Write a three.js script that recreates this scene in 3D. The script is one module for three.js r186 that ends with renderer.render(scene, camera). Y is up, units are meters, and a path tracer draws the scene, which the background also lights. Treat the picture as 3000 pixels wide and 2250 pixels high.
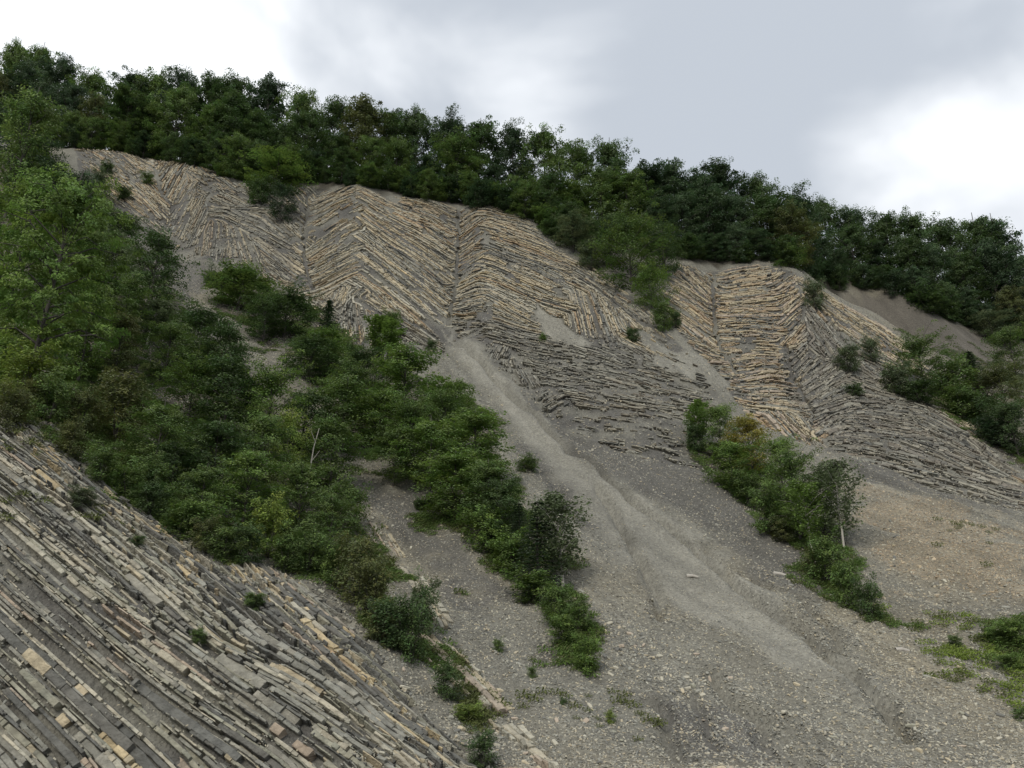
import * as THREE from 'three';
import { mergeGeometries } from 'three/addons/utils/BufferGeometryUtils.js';

// ------------------------------------------------------------------ camera, sky, sun, exposure
const scene = new THREE.Scene();
const EYE = 1.7, PITCH = 22 * Math.PI / 180, FOV = 50;
const camera = new THREE.PerspectiveCamera(FOV, 4 / 3, 0.1, 3000);
camera.position.set(0, EYE, 0);
camera.rotation.x = PITCH;
const renderer = new THREE.WebGLRenderer({ antialias: true });
renderer.toneMapping = THREE.LinearToneMapping;
renderer.toneMappingExposure = 1.42;
renderer.shadowMap.enabled = true;

const sun = new THREE.DirectionalLight(0xfff7ea, 1.5);
sun.position.set(-70, 190, 90);
sun.target.position.set(0, 40, -80);
sun.castShadow = true;
sun.shadow.radius = 36;
sun.shadow.mapSize.set(2048, 2048);
Object.assign(sun.shadow.camera, { left: -130, right: 130, top: 130, bottom: -130, near: 1, far: 500 });
scene.add(sun, sun.target);

// ------------------------------------------------------------------ small tools
const F = 1125 / Math.tan(FOV / 2 * Math.PI / 180);
const CP = Math.cos(PITCH), SP = Math.sin(PITCH);
function sight(px, py) {                      // where a line of sight stands at one metre of horizontal depth
  const dx = (px - 1500) / F, dy = (1125 - py) / F, f = CP - dy * SP;
  return [dx / f, (SP + dy * CP) / f];
}
function rng(seed) {
  let a = seed >>> 0;
  return () => { a = (a + 0x6D2B79F5) | 0; let t = Math.imul(a ^ (a >>> 15), 1 | a); t = (t + Math.imul(t ^ (t >>> 7), 61 | t)) ^ t; return ((t ^ (t >>> 14)) >>> 0) / 4294967296; };
}
const hash3 = (x, y, z) => { let h = Math.imul(x, 374761393) ^ Math.imul(y, 668265263) ^ Math.imul(z, 2147483647 - 1274126177); h = Math.imul(h ^ (h >>> 13), 1274126177); return ((h ^ (h >>> 16)) >>> 0) / 4294967296; };
const sm = (t) => t * t * (3 - 2 * t);
function vn(x, y, z = 0) {                    // value noise, 0..1
  const X = Math.floor(x), Y = Math.floor(y), Z = Math.floor(z), u = sm(x - X), v = sm(y - Y), w = sm(z - Z);
  const L = (a, b, t) => a + (b - a) * t;
  const p = (k) => L(L(hash3(X, Y, Z + k), hash3(X + 1, Y, Z + k), u), L(hash3(X, Y + 1, Z + k), hash3(X + 1, Y + 1, Z + k), u), v);
  return w === 0 ? p(0) : L(p(0), p(1), w);
}
function fbm(x, y, z = 0, o = 4) { let s = 0, a = 0.5, n = 0; for (let i = 0; i < o; i++) { s += a * vn(x, y, z); n += a; a *= 0.5; x = x * 2.03 + 7.1; y = y * 2.03 - 3.7; z = z * 2.03; } return s / n; }
const clamp = (v, a, b) => Math.min(b, Math.max(a, v));
const sstep = (a, b, v) => sm(clamp((v - a) / (b - a), 0, 1));
const lerp = (a, b, t) => a + (b - a) * t;
const lin = (r, g, b) => new THREE.Color().setRGB(r / 255, g / 255, b / 255, THREE.SRGBColorSpace);
const mixc = (a, b, t) => [lerp(a[0], b[0], t), lerp(a[1], b[1], t), lerp(a[2], b[2], t)];
const lc = (r, g, b) => { const c = lin(r, g, b); return [c.r, c.g, c.b]; };

// the overcast sky: one deck of cloud with thin bright places and grey thick ones
{
  const W = 1536, Hh = 768, data = new Float32Array(W * Hh * 4);
  const dirOf = (px, py) => { const [a, b] = sight(px, py); const v = new THREE.Vector3(a, b, -1); return v.normalize(); };
  const thick = [[1990, 330, 0.2, 0.95], [2350, 200, 0.2, 0.9], [1250, 180, 0.22, 0.5], [950, 120, 0.16, 0.4], [1550, 130, 0.2, 0.3], [2880, 100, 0.2, 0.6], [1750, 60, 0.2, 0.3], [2600, 330, 0.1, 0.3]].map(([x, y, r, a]) => [dirOf(x, y), r, a]);
  const thin = [[2720, 500, 0.11, 0.85], [2950, 420, 0.09, 0.6], [430, 110, 0.13, 0.42], [60, 30, 0.16, 0.25], [650, 170, 0.1, 0.35], [1560, 310, 0.07, 0.35], [900, 20, 0.1, 0.15], [2460, 420, 0.06, 0.5], [2200, 480, 0.08, 0.2]].map(([x, y, r, a]) => [dirOf(x, y), r, a]);
  const d = new THREE.Vector3();
  for (let j = 0; j < Hh; j++) {
    const up = ((j + 0.5) / Hh - 0.5) * Math.PI, y = Math.sin(up), c = Math.cos(up);
    for (let i = 0; i < W; i++) {
      const a = ((i + 0.5) / W - 0.5) * 2 * Math.PI;
      d.set(c * Math.cos(a), y, c * Math.sin(a));
      const k = 1 / (Math.max(y, 0) + 0.35), X = d.x * k * 1.5, Z = d.z * k * 1.5;
      const wob = fbm(X * 1.3 + 40, Z * 1.3 - 11, 0, 5);
      let t = (fbm(X + 3.3 + wob * 0.7, Z + 9.1, 0, 5) - 0.5) * 2.2;                       // thickness of the deck
      let local = 0;
      for (const [v, r, q] of thick) { const s = d.angleTo(v) / r * (0.3 + 1.4 * wob); local += q * Math.exp(-s * s); }
      for (const [v, r, q] of thin) { const s = d.angleTo(v) / r * (0.3 + 1.4 * wob); local -= 1.4 * q * Math.exp(-s * s); }
      t = 0.18 + t * 0.42 + (fbm(X * 4.6 + wob * 2.6, Z * 6.4 + wob, 2, 6) - 0.5) * 1.9 + local * 0.7;
      const g = sstep(-0.7, 1.05, t);
      const o = (j * W + i) * 4;
      const w = [0.84, 0.86, 0.885], gr = [0.40, 0.436, 0.488];
      for (let q = 0; q < 3; q++) data[o + q] = lerp(w[q], gr[q], g);
      data[o + 3] = 1;
    }
  }
  const tex = new THREE.DataTexture(data, W, Hh, THREE.RGBAFormat, THREE.FloatType);
  tex.mapping = THREE.EquirectangularReflectionMapping;
  tex.magFilter = tex.minFilter = THREE.LinearFilter;
  tex.needsUpdate = true;
  scene.background = tex;
  scene.environment = tex;
  scene.backgroundIntensity = 1; scene.environmentIntensity = 1;
}

// ------------------------------------------------------------------ the lie of the land
// surveyed points: sight line (photo pixel) and horizontal distance in metres
const survey = [
  // near outcrop, lower left
  [-300, 2250, 27.5], [0, 2250, 27.5], [400, 2250, 28], [800, 2250, 28.6], [1200, 2250, 29.3], [1450, 2250, 30.3],
  [-200, 1900, 30.2], [0, 1900, 30.2], [400, 1900, 31], [800, 1950, 31.4], [1050, 2050, 31],
  [-200, 1600, 33], [0, 1600, 33], [350, 1650, 34.4], [650, 1800, 34], [900, 1900, 33],
  [-200, 1230, 37.5], [0, 1290, 37], [230, 1400, 38], [450, 1530, 38.2], [640, 1660, 37.6], [800, 1700, 37.6], [950, 1790, 36.4], [1150, 2010, 33.6],
  // shelf and wooded slope behind it
  [-100, 1150, 44], [150, 1180, 44], [400, 1330, 44.5], [600, 1500, 44], [850, 1620, 43.5], [1000, 1700, 42], [1200, 1900, 38.5], [1400, 2120, 34],
  [-100, 900, 64], [200, 930, 64], [450, 1100, 60], [750, 1250, 60], [950, 1400, 56],
  [0, 700, 88], [250, 720, 87], [500, 850, 84], [700, 1000, 77],
  // small gully
  [1100, 1480, 55], [1250, 1700, 47], [1400, 1880, 41], [1550, 2080, 35.8], [1650, 2250, 31.4],
  // belt of trees between the gullies
  [900, 1020, 78], [1100, 1150, 72], [1250, 1300, 65.5], [1400, 1480, 57], [1550, 1680, 49], [1700, 1900, 41],
  // main scree
  [1300, 1000, 87.5], [1450, 1180, 76], [1600, 1380, 65], [1800, 1600, 54], [2000, 1800, 45.5], [2100, 2000, 38.6], [2100, 2250, 31.8],
  [2400, 2250, 31.8], [2700, 2250, 31.8], [3000, 2250, 31.6], [3300, 2250, 31.6], [2500, 2000, 38.8], [2900, 2000, 38.6], [3250, 2000, 38.4], [2300, 1750, 48], [2700, 1750, 47.6], [3000, 1750, 47],
  [1900, 1400, 65.5], [2100, 1550, 58], [2300, 1400, 67], [2550, 1500, 60], [2800, 1580, 55], [3050, 1620, 53],
  // folded face
  [1400, 950, 91], [1650, 1050, 86], [1900, 1150, 80], [2050, 1200, 78],
  [700, 850, 96], [900, 850, 97], [1100, 850, 97.5], [1300, 820, 100], [1600, 850, 99], [1900, 950, 94], [2100, 1050, 88.5],
  [550, 700, 108], [800, 700, 108], [1050, 680, 109.5], [1350, 700, 108.5], [1650, 750, 107], [2000, 850, 102.5],
  [130, 430, 127], [330, 445, 126], [540, 480, 122.5], [700, 530, 119.5], [850, 540, 118.5], [1060, 550, 117.8], [1260, 585, 116.4], [1400, 605, 115], [1560, 640, 113.6], [1700, 720, 110.5], [1950, 755, 109.5],
  [200, 550, 113], [350, 620, 110],
  // spur on the right and the ravine behind it
  [2130, 780, 110.5], [2250, 765, 112], [2350, 800, 112], [2450, 870, 110], [2560, 920, 107.5], [2660, 985, 104.5], [2800, 1130, 95], [2920, 1300, 83], [3050, 1420, 74],
  [2300, 950, 98], [2300, 1150, 83], [2500, 1100, 90], [2500, 1300, 76], [2700, 1250, 82], [2750, 1400, 71], [2900, 1420, 72],
  [2640, 870, 126], [2800, 960, 124], [2960, 1080, 119], [3150, 1150, 116],
  [2480, 825, 129], [2620, 850, 132], [2760, 920, 132], [2900, 960, 132], [3050, 1010, 132], [3300, 1060, 132],
].map(([px, py, d]) => { const [a, b] = sight(px, py); return [a * d, d, EYE + b * d]; });
// hidden ravine floor, flat valley floor, and the wooded ground that climbs behind the rim
for (const [x, d, y] of [[62, 121, 55], [75, 113, 49], [88, 104, 42]]) survey.push([x, d, y]);
for (let x = -60; x <= 60; x += 20) { survey.push([x, 20, 0], [x, 8, 0]); }
for (const [px, py, d0] of [[-250, 330, 128], [0, 380, 127], [130, 430, 127], [540, 480, 122.5], [850, 540, 118.5], [1260, 585, 116.4], [1560, 640, 113.6], [1950, 755, 109.5], [2250, 765, 112], [2480, 825, 129], [2900, 960, 132], [3300, 1060, 132]]) {
  const [a, b] = sight(px, py);
  for (const [k, r] of px < 400 ? [[14, 11], [40, 28]] : [[14, 7.5], [40, 18]]) survey.push([a * (d0 + k), d0 + k, EYE + b * d0 + r]);
}
for (const [x, d, y] of [[-120, 60, 26], [-120, 100, 62], [-130, 30, 6], [115, 60, 18], [120, 95, 34], [115, 30, 0]]) survey.push([x, d, y]);

// thin-plate spline through the survey
const N = survey.length, S = 100;
const tps = (r2) => (r2 < 1e-9 ? 0 : 0.5 * r2 * Math.log(r2));
const coef = (() => {
  const M = N + 3, A = Array.from({ length: M }, () => new Float64Array(M + 1));
  for (let i = 0; i < N; i++) {
    for (let j = 0; j < N; j++) { const dx = (survey[i][0] - survey[j][0]) / S, dz = (survey[i][1] - survey[j][1]) / S; A[i][j] = tps(dx * dx + dz * dz); }
    A[i][i] += 2e-4;
    A[i][N] = A[N][i] = 1; A[i][N + 1] = A[N + 1][i] = survey[i][0] / S; A[i][N + 2] = A[N + 2][i] = survey[i][1] / S; A[i][M] = survey[i][2];
  }
  for (let c = 0; c < M; c++) {
    let p = c; for (let r = c + 1; r < M; r++) if (Math.abs(A[r][c]) > Math.abs(A[p][c])) p = r;
    [A[c], A[p]] = [A[p], A[c]];
    for (let r = 0; r < M; r++) if (r !== c && A[r][c]) { const f = A[r][c] / A[c][c]; for (let k = c; k <= M; k++) A[r][k] -= f * A[c][k]; }
  }
  return A.map((row, i) => row[M] / row[i]);
})();
function splineH(x, d) {
  let s = coef[N] + coef[N + 1] * x / S + coef[N + 2] * d / S;
  for (let i = 0; i < N; i++) { const dx = (x - survey[i][0]) / S, dz = (d - survey[i][1]) / S; s += coef[i] * tps(dx * dx + dz * dz); }
  return s;
}
const GX0 = -150, GX1 = 150, GD0 = 4, GD1 = 176, GS = 0.5, GW = (GX1 - GX0) / GS + 1, GH = (GD1 - GD0) / GS + 1;
const grid = new Float32Array(GW * GH);
for (let j = 0; j < GH; j++) for (let i = 0; i < GW; i++) {
  const d = GD0 + j * GS; let y = splineH(GX0 + i * GS, d);
  y = Math.max(y, 0); grid[j * GW + i] = lerp(0, y, sstep(18, 27, d));
}
function bil(g, x, d) {
  const u = clamp((x - GX0) / GS, 0, GW - 1.001), v = clamp((d - GD0) / GS, 0, GH - 1.001), i = Math.floor(u), j = Math.floor(v), a = u - i, b = v - j, o = j * GW + i;
  return lerp(lerp(g[o], g[o + 1], a), lerp(g[o + GW], g[o + GW + 1], a), b);
}
let H = (x, d) => bil(grid, x, d);
function hit(px, py) {                          // where a line of sight meets the land: [x, depth, y]
  const [a, b] = sight(px, py);
  let t = 12, last = 12;
  for (; t < 175; t += 0.2) { if (EYE + b * t < H(a * t, t)) break; last = t; }
  for (let k = 0; k < 12; k++) { const m = (t + last) / 2; if (EYE + b * m < H(a * m, m)) t = m; else last = m; }
  return [a * t, t, H(a * t, t)];
}
const plan = (pts) => pts.map(([x, y]) => hit(x, y));
function segDist(x, d, pts) {                    // distance in plan to a line of points, and how far along
  let best = 1e9, side = 0, along = 0;
  for (let i = 0; i + 1 < pts.length; i++) {
    const [ax, ad] = pts[i], [bx, bd] = pts[i + 1], vx = bx - ax, vd = bd - ad, l2 = vx * vx + vd * vd;
    const t = clamp(((x - ax) * vx + (d - ad) * vd) / l2, 0, 1), ex = x - ax - vx * t, ed = d - ad - vd * t, q = Math.hypot(ex, ed);
    if (q < best) { best = q; side = Math.sign(vx * ed - vd * ex); along = (i + t) / (pts.length - 1); }
  }
  return [best, side, along];
}
// broad relief: gullies (negative) and buttresses (positive) on the face
const relief = [
  [[[1345, 605], [1340, 750], [1325, 900], [1310, 960]], -2.2, 3.4], [[[1400, 612], [1405, 760], [1412, 900], [1430, 1000]], 1.3, 3.0],
  [[[905, 560], [895, 660], [895, 760], [930, 860]], -2.0, 4], [[[1060, 560], [1040, 650], [1055, 780], [1080, 900]], 1.5, 4],
  [[[500, 520], [500, 620], [520, 720], [540, 820]], -1.8, 4], [[[560, 500], [590, 590], [640, 680]], 1.2, 3],
  [[[2095, 790], [2090, 900], [2110, 1010], [2180, 1120]], -1.8, 3.2], [[[2330, 800], [2360, 950], [2380, 1040]], 1.3, 3.4], [[[2290, 930], [2320, 1080], [2380, 1200]], -1.0, 2.2],
  [[[1700, 830], [1760, 960]], 1.4, 3.5], [[[1950, 960], [2000, 1100]], -0.9, 3],
].map(([p, a, w]) => [plan(p), a, w]);
const rills = [
  [[[1330, 960], [1390, 1040], [1480, 1150], [1560, 1215], [1640, 1290], [1740, 1370], [1830, 1460], [1950, 1545], [2060, 1610], [2180, 1720], [2270, 1790], [2380, 1870], [2440, 1930], [2520, 1995], [2610, 2060], [2630, 2110], [2680, 2160]], 0.8, 0.52],
  [[[1740, 1430], [1800, 1500], [1850, 1590], [1900, 1680], [1940, 1770], [1950, 1830]], 0.6, 0.5],
  [[[2060, 1590], [2200, 1680], [2330, 1740], [2400, 1820], [2480, 1900]], 0.5, 0.5],
  [[[2100, 1980], [2180, 2080], [2250, 2160], [2320, 2250]], 0.4, 0.5], [[[2000, 2010], [2050, 2100], [2110, 2200]], 0.3, 0.5], [[[1900, 2060], [1950, 2150], [2010, 2250]], 0.4, 0.5],
  [[[2260, 2060], [2300, 2150], [2350, 2230]], 0.3, 0.5],
  [[[1330, 1300], [1480, 1430], [1540, 1500]], 0.3, 0.7], [[[1480, 1290], [1620, 1400], [1720, 1520]], 0.3, 0.8],
].map(([p, a, w]) => [plan(p), a, w]);
{
  const add = new Float32Array(GW * GH);
  for (let j = 0; j < GH; j++) for (let i = 0; i < GW; i++) {
    const x = GX0 + i * GS, d = GD0 + j * GS; let y = 0;
    if (d > 60) for (const [p, a, w] of relief) { const [q, , al] = segDist(x, d, p); if (q < w * 2.5) y += a * Math.exp(-q * q / (w * w)) * (al <= 0 || al >= 1 ? 0.7 : 1); }
    if (d > 26) y += (fbm(x * 0.09 + 3, d * 0.09, 0, 4) - 0.5) * 2.4 * sstep(27, 50, d);
    add[j * GW + i] = y;
  }
  for (let k = 0; k < add.length; k++) grid[k] += add[k];
}
const hinges = [[[1345, 612], [1342, 750], [1330, 880], [1312, 950]], [[903, 570], [895, 660], [893, 760], [920, 850]], [[2093, 800], [2090, 900], [2108, 1010], [2160, 1090]], [[2300, 1010], [2325, 1100], [2385, 1210]]].map(plan);
for (const h of hinges) rills.push([h, 0.5, 0.5]);
function fine(x, d) {                            // rills and rough ground at the scale of the mesh
  let y = 0;
  for (const [p, a, w] of rills) {
    const [q] = segDist(x + (vn(x * 0.5, d * 0.5) - 0.5) * 1.1, d + (vn(x * 0.5 + 9, d * 0.5) - 0.5) * 1.1, p);
    if (q < 5) y += -a * 1.5 * Math.exp(-q * q / (w * w * 0.28)) + a * 0.2 * Math.exp(-((q - w * 1.3) ** 2) / (w * w));
  }
  const rough = sstep(26, 34, d), fall = x + 0.43 * (d - 88);
  y += (fbm(fall * 0.8, d * 0.06, 14, 3) - 0.5) * 0.6 * rough;
  y += ((fbm(fall * 0.55, d * 0.26, 0, 3) - 0.5) * 0.5 + (fbm(fall * 2.2, d * 1.2, 5, 2) - 0.5) * 0.16) * rough * (1 - 0.75 * Z.dust(x, d));
  return y;
}
function norm(x, d) { const e = 0.7, hx = (H(x + e, d) - H(x - e, d)) / (2 * e), hd = (H(x, d + e) - H(x, d - e)) / (2 * e); const v = new THREE.Vector3(-hx, 1, hd); return v.normalize(); }   // world axes: z = -depth
const W3 = (x, d, y) => new THREE.Vector3(x, y, -d);
function inside(x, d, poly) {
  let c = false;
  for (let i = 0, j = poly.length - 1; i < poly.length; j = i++) if ((poly[i][1] > d) !== (poly[j][1] > d) && x < (poly[j][0] - poly[i][0]) * (d - poly[i][1]) / (poly[j][1] - poly[i][1]) + poly[i][0]) c = !c;
  return c;
}
function area(pts, soft) { const p = plan(pts); return (x, d) => { const wx = x + (fbm(x * 0.35, d * 0.35, 2, 3) - 0.5) * soft * 2.4, wd = d + (fbm(x * 0.35 + 31, d * 0.35, 2, 3) - 0.5) * soft * 2.4; const q = segDist(wx, wd, [...p, p[0]])[0]; return inside(wx, wd, p) ? sstep(-soft * 0.4, soft * 0.4, q) : sstep(-soft * 0.4, soft * 0.4, -q); }; }

// zones of different ground
const Z = {
  dust: area([[1300, 940], [1370, 990], [1460, 1100], [1600, 1240], [1760, 1370], [1900, 1490], [2080, 1610], [2250, 1750], [2450, 1910], [2580, 2060], [2400, 2000], [2200, 1900], [2000, 1800], [1850, 1680], [1740, 1500], [1610, 1360], [1480, 1230], [1400, 1120], [1330, 1010]], 1.8),
  shale: area([[1560, 1230], [1700, 1180], [1880, 1190], [2000, 1260], [2100, 1400], [2250, 1520], [2420, 1660], [2480, 1780], [2330, 1740], [2100, 1580], [1900, 1460], [1760, 1340]], 2.2),
  shale2: area([[1520, 1300], [1620, 1330], [1720, 1440], [1800, 1560], [1720, 1560], [1600, 1430]], 1.4),
  shale3: area([[1880, 2080], [2050, 2000], [2200, 2080], [2330, 2250], [1960, 2250]], 1.6),
  shale4: area([[1060, 1420], [1250, 1440], [1330, 1580], [1480, 1780], [1400, 1790], [1200, 1580]], 1.8),
  shale5: area([[2440, 1280], [2700, 1330], [3000, 1440], [3000, 1530], [2750, 1450], [2520, 1400]], 2.0),
  orange: area([[2520, 1430], [2700, 1450], [3060, 1560], [3060, 1860], [2850, 1790], [2640, 1680], [2560, 1560]], 5),
  tan: area([[2450, 1790], [2600, 1780], [2800, 1960], [3050, 2100], [3050, 2260], [2800, 2230], [2650, 2050]], 3.0),
  pale: area([[1560, 880], [1660, 930], [1720, 1010], [1640, 1010], [1560, 950]], 1.4),
  pale2: area([[1880, 960], [2050, 1050], [2150, 1150], [2000, 1120], [1900, 1050]], 1.8),
  shale6: area([[300, 560], [480, 690], [640, 800], [560, 920], [400, 820], [280, 680]], 2),
  pebble: area([[1700, 1700], [1800, 1760], [2000, 1860], [2150, 1960], [2050, 2040], [1850, 2060], [1780, 1900]], 2.2),
  ravine: area([[2480, 835], [2620, 850], [2760, 920], [2900, 960], [3060, 1010], [3060, 1180], [2900, 1150], [2700, 1010]], 3.5),
};
// rocky faces (lists of photo corners laid on the land)
const FACE = [[130, 425], [330, 440], [450, 445], [560, 480], [700, 530], [900, 545], [1060, 550], [1260, 585], [1400, 605], [1540, 635], [1620, 720], [1760, 790], [1920, 930], [1990, 1010], [2080, 1120], [2150, 1210], [2230, 1330], [2250, 1420], [2100, 1400], [1900, 1350], [1720, 1290], [1600, 1230], [1480, 1120], [1400, 1010], [1290, 960], [1330, 1010], [1250, 1050], [1110, 1010], [1000, 1010], [930, 920], [850, 860], [700, 800], [560, 760], [470, 690], [300, 620], [230, 560]];
const SPUR = [[1990, 770], [2130, 790], [2230, 775], [2330, 800], [2420, 860], [2520, 915], [2640, 990], [2760, 1120], [2880, 1280], [3020, 1420], [3020, 1510], [2860, 1470], [2700, 1420], [2520, 1350], [2380, 1310], [2200, 1230], [2110, 1110], [1960, 930], [1930, 850]];
const NEAR = [[-80, 1250], [60, 1225], [120, 1260], [330, 1440], [500, 1560], [640, 1665], [760, 1650], [900, 1720], [1010, 1810], [1120, 1940], [1230, 2080], [1350, 2180], [1470, 2250], [1470, 2330], [-80, 2330]];
const STRIP = [[1230, 1840], [1330, 1900], [1480, 2050], [1640, 2250], [1640, 2300], [1480, 2270], [1420, 2130], [1330, 2050], [1240, 1930]];
const STRIP2 = [[1060, 1480], [1120, 1500], [1330, 1830], [1290, 1850], [1180, 1700], [1090, 1600]];
const P = { face: plan(FACE), spur: plan(SPUR), near: plan(NEAR), strip: plan(STRIP), strip2: plan(STRIP2) };

const rockEdge = (poly) => (x, d) => (inside(x, d, poly) ? sstep(0, 1.5, segDist(x, d, [...poly, poly[0]])[0]) : 0);
const faceEdge = rockEdge(P.face), spurEdge = rockEdge(P.spur);
function rockFace(x, d) { return Math.max(faceEdge(x, d), spurEdge(x, d)) * (1 - Math.max(Z.dust(x, d), Z.pale(x, d), Z.pale2(x, d))); }
// ------------------------------------------------------------------ materials
function noiseTex(size, f, seed, contrast, srgb) {
  const a = new Uint8Array(size * size * 4);
  for (let j = 0; j < size; j++) for (let i = 0; i < size; i++) {
    // periodic noise: sum of wrapped value noise octaves
    let s = 0, amp = 0.5, n = 0, fr = f;
    for (let o = 0; o < 5; o++) {
      const x = i / size * fr, y = j / size * fr, X = Math.floor(x), Y = Math.floor(y), u = sm(x - X), v = sm(y - Y), w = (p, q) => hash3(((p % fr) + fr) % fr, ((q % fr) + fr) % fr, seed + o);
      s += amp * lerp(lerp(w(X, Y), w(X + 1, Y), u), lerp(w(X, Y + 1), w(X + 1, Y + 1), u), v); n += amp; amp *= 0.62; fr *= 2;
    }
    const g = clamp(0.5 + (s / n - 0.5) * contrast, 0, 1), q = (j * size + i) * 4, c = Math.round(g * 255);
    a[q] = a[q + 1] = a[q + 2] = c; a[q + 3] = 255;
  }
  const t = new THREE.DataTexture(a, size, size, THREE.RGBAFormat); t.wrapS = t.wrapT = THREE.RepeatWrapping; t.magFilter = THREE.LinearFilter; t.minFilter = THREE.LinearMipmapLinearFilter; t.generateMipmaps = true;
  if (srgb) t.colorSpace = THREE.SRGBColorSpace; t.needsUpdate = true; return t;
}
function grainTex(size, f, seed, lo, hi) {
  const t = noiseTex(size, f, seed, 2.4, false), a = t.image.data;
  for (let i = 0; i < a.length; i += 4) { const v = lerp(lo, hi, a[i] / 255) * 255; a[i] = v; a[i + 1] = v * 0.99; a[i + 2] = v * 0.975; }
  t.colorSpace = THREE.NoColorSpace; return t;
}
const rockGrain = grainTex(512, 6, 3, 0.62, 1.0), rockBump = noiseTex(512, 10, 8, 2.2, false);
const soilGrain = grainTex(512, 40, 21, 0.62, 1.0), soilBump = noiseTex(512, 48, 28, 2.4, false);
const rockMat = new THREE.MeshStandardMaterial({ vertexColors: true, roughness: 0.95, map: rockGrain, bumpMap: rockBump, bumpScale: 0.055 });
const soilMat = new THREE.MeshStandardMaterial({ vertexColors: true, roughness: 1, map: soilGrain, bumpMap: soilBump, bumpScale: 0.05 });

const used = {};
const nameOf = (n) => { const k = used[n] = (used[n] ?? -1) + 1; return k ? `${n}_${String(k).padStart(3, '0')}` : n; };
function addThing(o, name, label, category, group, kind) {
  o.name = nameOf(name); o.userData = { label, category };
  if (group) o.userData.group = group; if (kind) o.userData.kind = kind;
  scene.add(o); return o;
}
const shade = (o) => { o.traverse((m) => { if (m.isMesh) { m.castShadow = true; m.receiveShadow = true; } }); return o; };

// ------------------------------------------------------------------ ground sheet
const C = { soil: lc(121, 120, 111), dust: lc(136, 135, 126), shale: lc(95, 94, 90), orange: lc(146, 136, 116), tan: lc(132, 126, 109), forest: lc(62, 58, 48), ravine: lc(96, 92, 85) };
const rimLine = plan([[-250, 345], [0, 390], [130, 425], [330, 440], [540, 478], [700, 528], [850, 538], [1060, 548], [1260, 582], [1400, 602], [1560, 640], [1700, 715], [1950, 752], [2130, 778], [2250, 765], [2350, 800], [2480, 830], [2620, 852], [2760, 922], [2900, 962], [3050, 1012], [3300, 1065]]);
const rimDepth = (x) => { for (let i = 0; i + 1 < rimLine.length; i++) if (x <= rimLine[i + 1][0]) { const t = clamp((x - rimLine[i][0]) / (rimLine[i + 1][0] - rimLine[i][0]), 0, 1); return lerp(rimLine[i][1], rimLine[i + 1][1], t); } return rimLine[rimLine.length - 1][1]; };
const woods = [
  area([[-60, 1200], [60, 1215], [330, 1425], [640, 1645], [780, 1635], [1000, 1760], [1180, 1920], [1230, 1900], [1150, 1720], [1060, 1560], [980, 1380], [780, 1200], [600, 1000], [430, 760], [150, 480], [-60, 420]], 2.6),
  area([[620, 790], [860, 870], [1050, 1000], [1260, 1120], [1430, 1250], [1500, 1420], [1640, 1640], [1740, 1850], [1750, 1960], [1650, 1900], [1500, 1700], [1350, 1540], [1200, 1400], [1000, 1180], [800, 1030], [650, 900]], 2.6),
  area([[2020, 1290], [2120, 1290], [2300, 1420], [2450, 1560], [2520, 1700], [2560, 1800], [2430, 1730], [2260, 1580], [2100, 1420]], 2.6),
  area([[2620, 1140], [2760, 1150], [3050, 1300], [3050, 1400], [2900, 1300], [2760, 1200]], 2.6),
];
function groundColour(x, d) {
  let c = mixc(C.soil, C.tan, sstep(0.4, 0.75, fbm(x * 0.08, d * 0.08, 1, 3)) * 0.6);
  for (const k of ['shale', 'shale2', 'shale3', 'shale4', 'shale5', 'shale6']) c = mixc(c, C.shale, Z[k](x, d) * 0.85);
  c = mixc(c, C.orange, Z.orange(x, d) * 0.6); c = mixc(c, C.tan, Z.tan(x, d) * 0.7);
  c = mixc(c, C.dust, Math.max(Z.dust(x, d), Z.pale(x, d) * 0.8, Z.pale2(x, d) * 0.6) * 0.9);
  c = mixc(c, C.ravine, Z.ravine(x, d) * 0.9);
  if (inside(x, d, P.near) || inside(x, d, P.spur) || inside(x, d, P.face)) { const k = Math.max(Z.dust(x, d), Z.pale(x, d), Z.pale2(x, d)); c = mixc(mixc(C.shale, C.soil, sstep(0.35, 0.7, fbm(x * 0.3, d * 0.5, 3, 3))), c, k); }
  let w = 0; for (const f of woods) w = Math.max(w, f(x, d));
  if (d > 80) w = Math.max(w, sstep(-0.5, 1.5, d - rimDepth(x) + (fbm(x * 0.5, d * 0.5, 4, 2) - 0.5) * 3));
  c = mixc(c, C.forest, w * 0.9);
  const fall = (x + 0.43 * (d - 88)); const m = (0.82 + 0.36 * fbm(x * 0.7 + 5, d * 0.7, 6, 3)) * (0.7 + 0.6 * fbm(fall * 0.9, d * 0.07, 8, 3)), s = 0.92 + 0.16 * vn(x * 4, d * 4, 2);
  return [c[0] * m * s, c[1] * m * s, c[2] * m * s];
}
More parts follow.
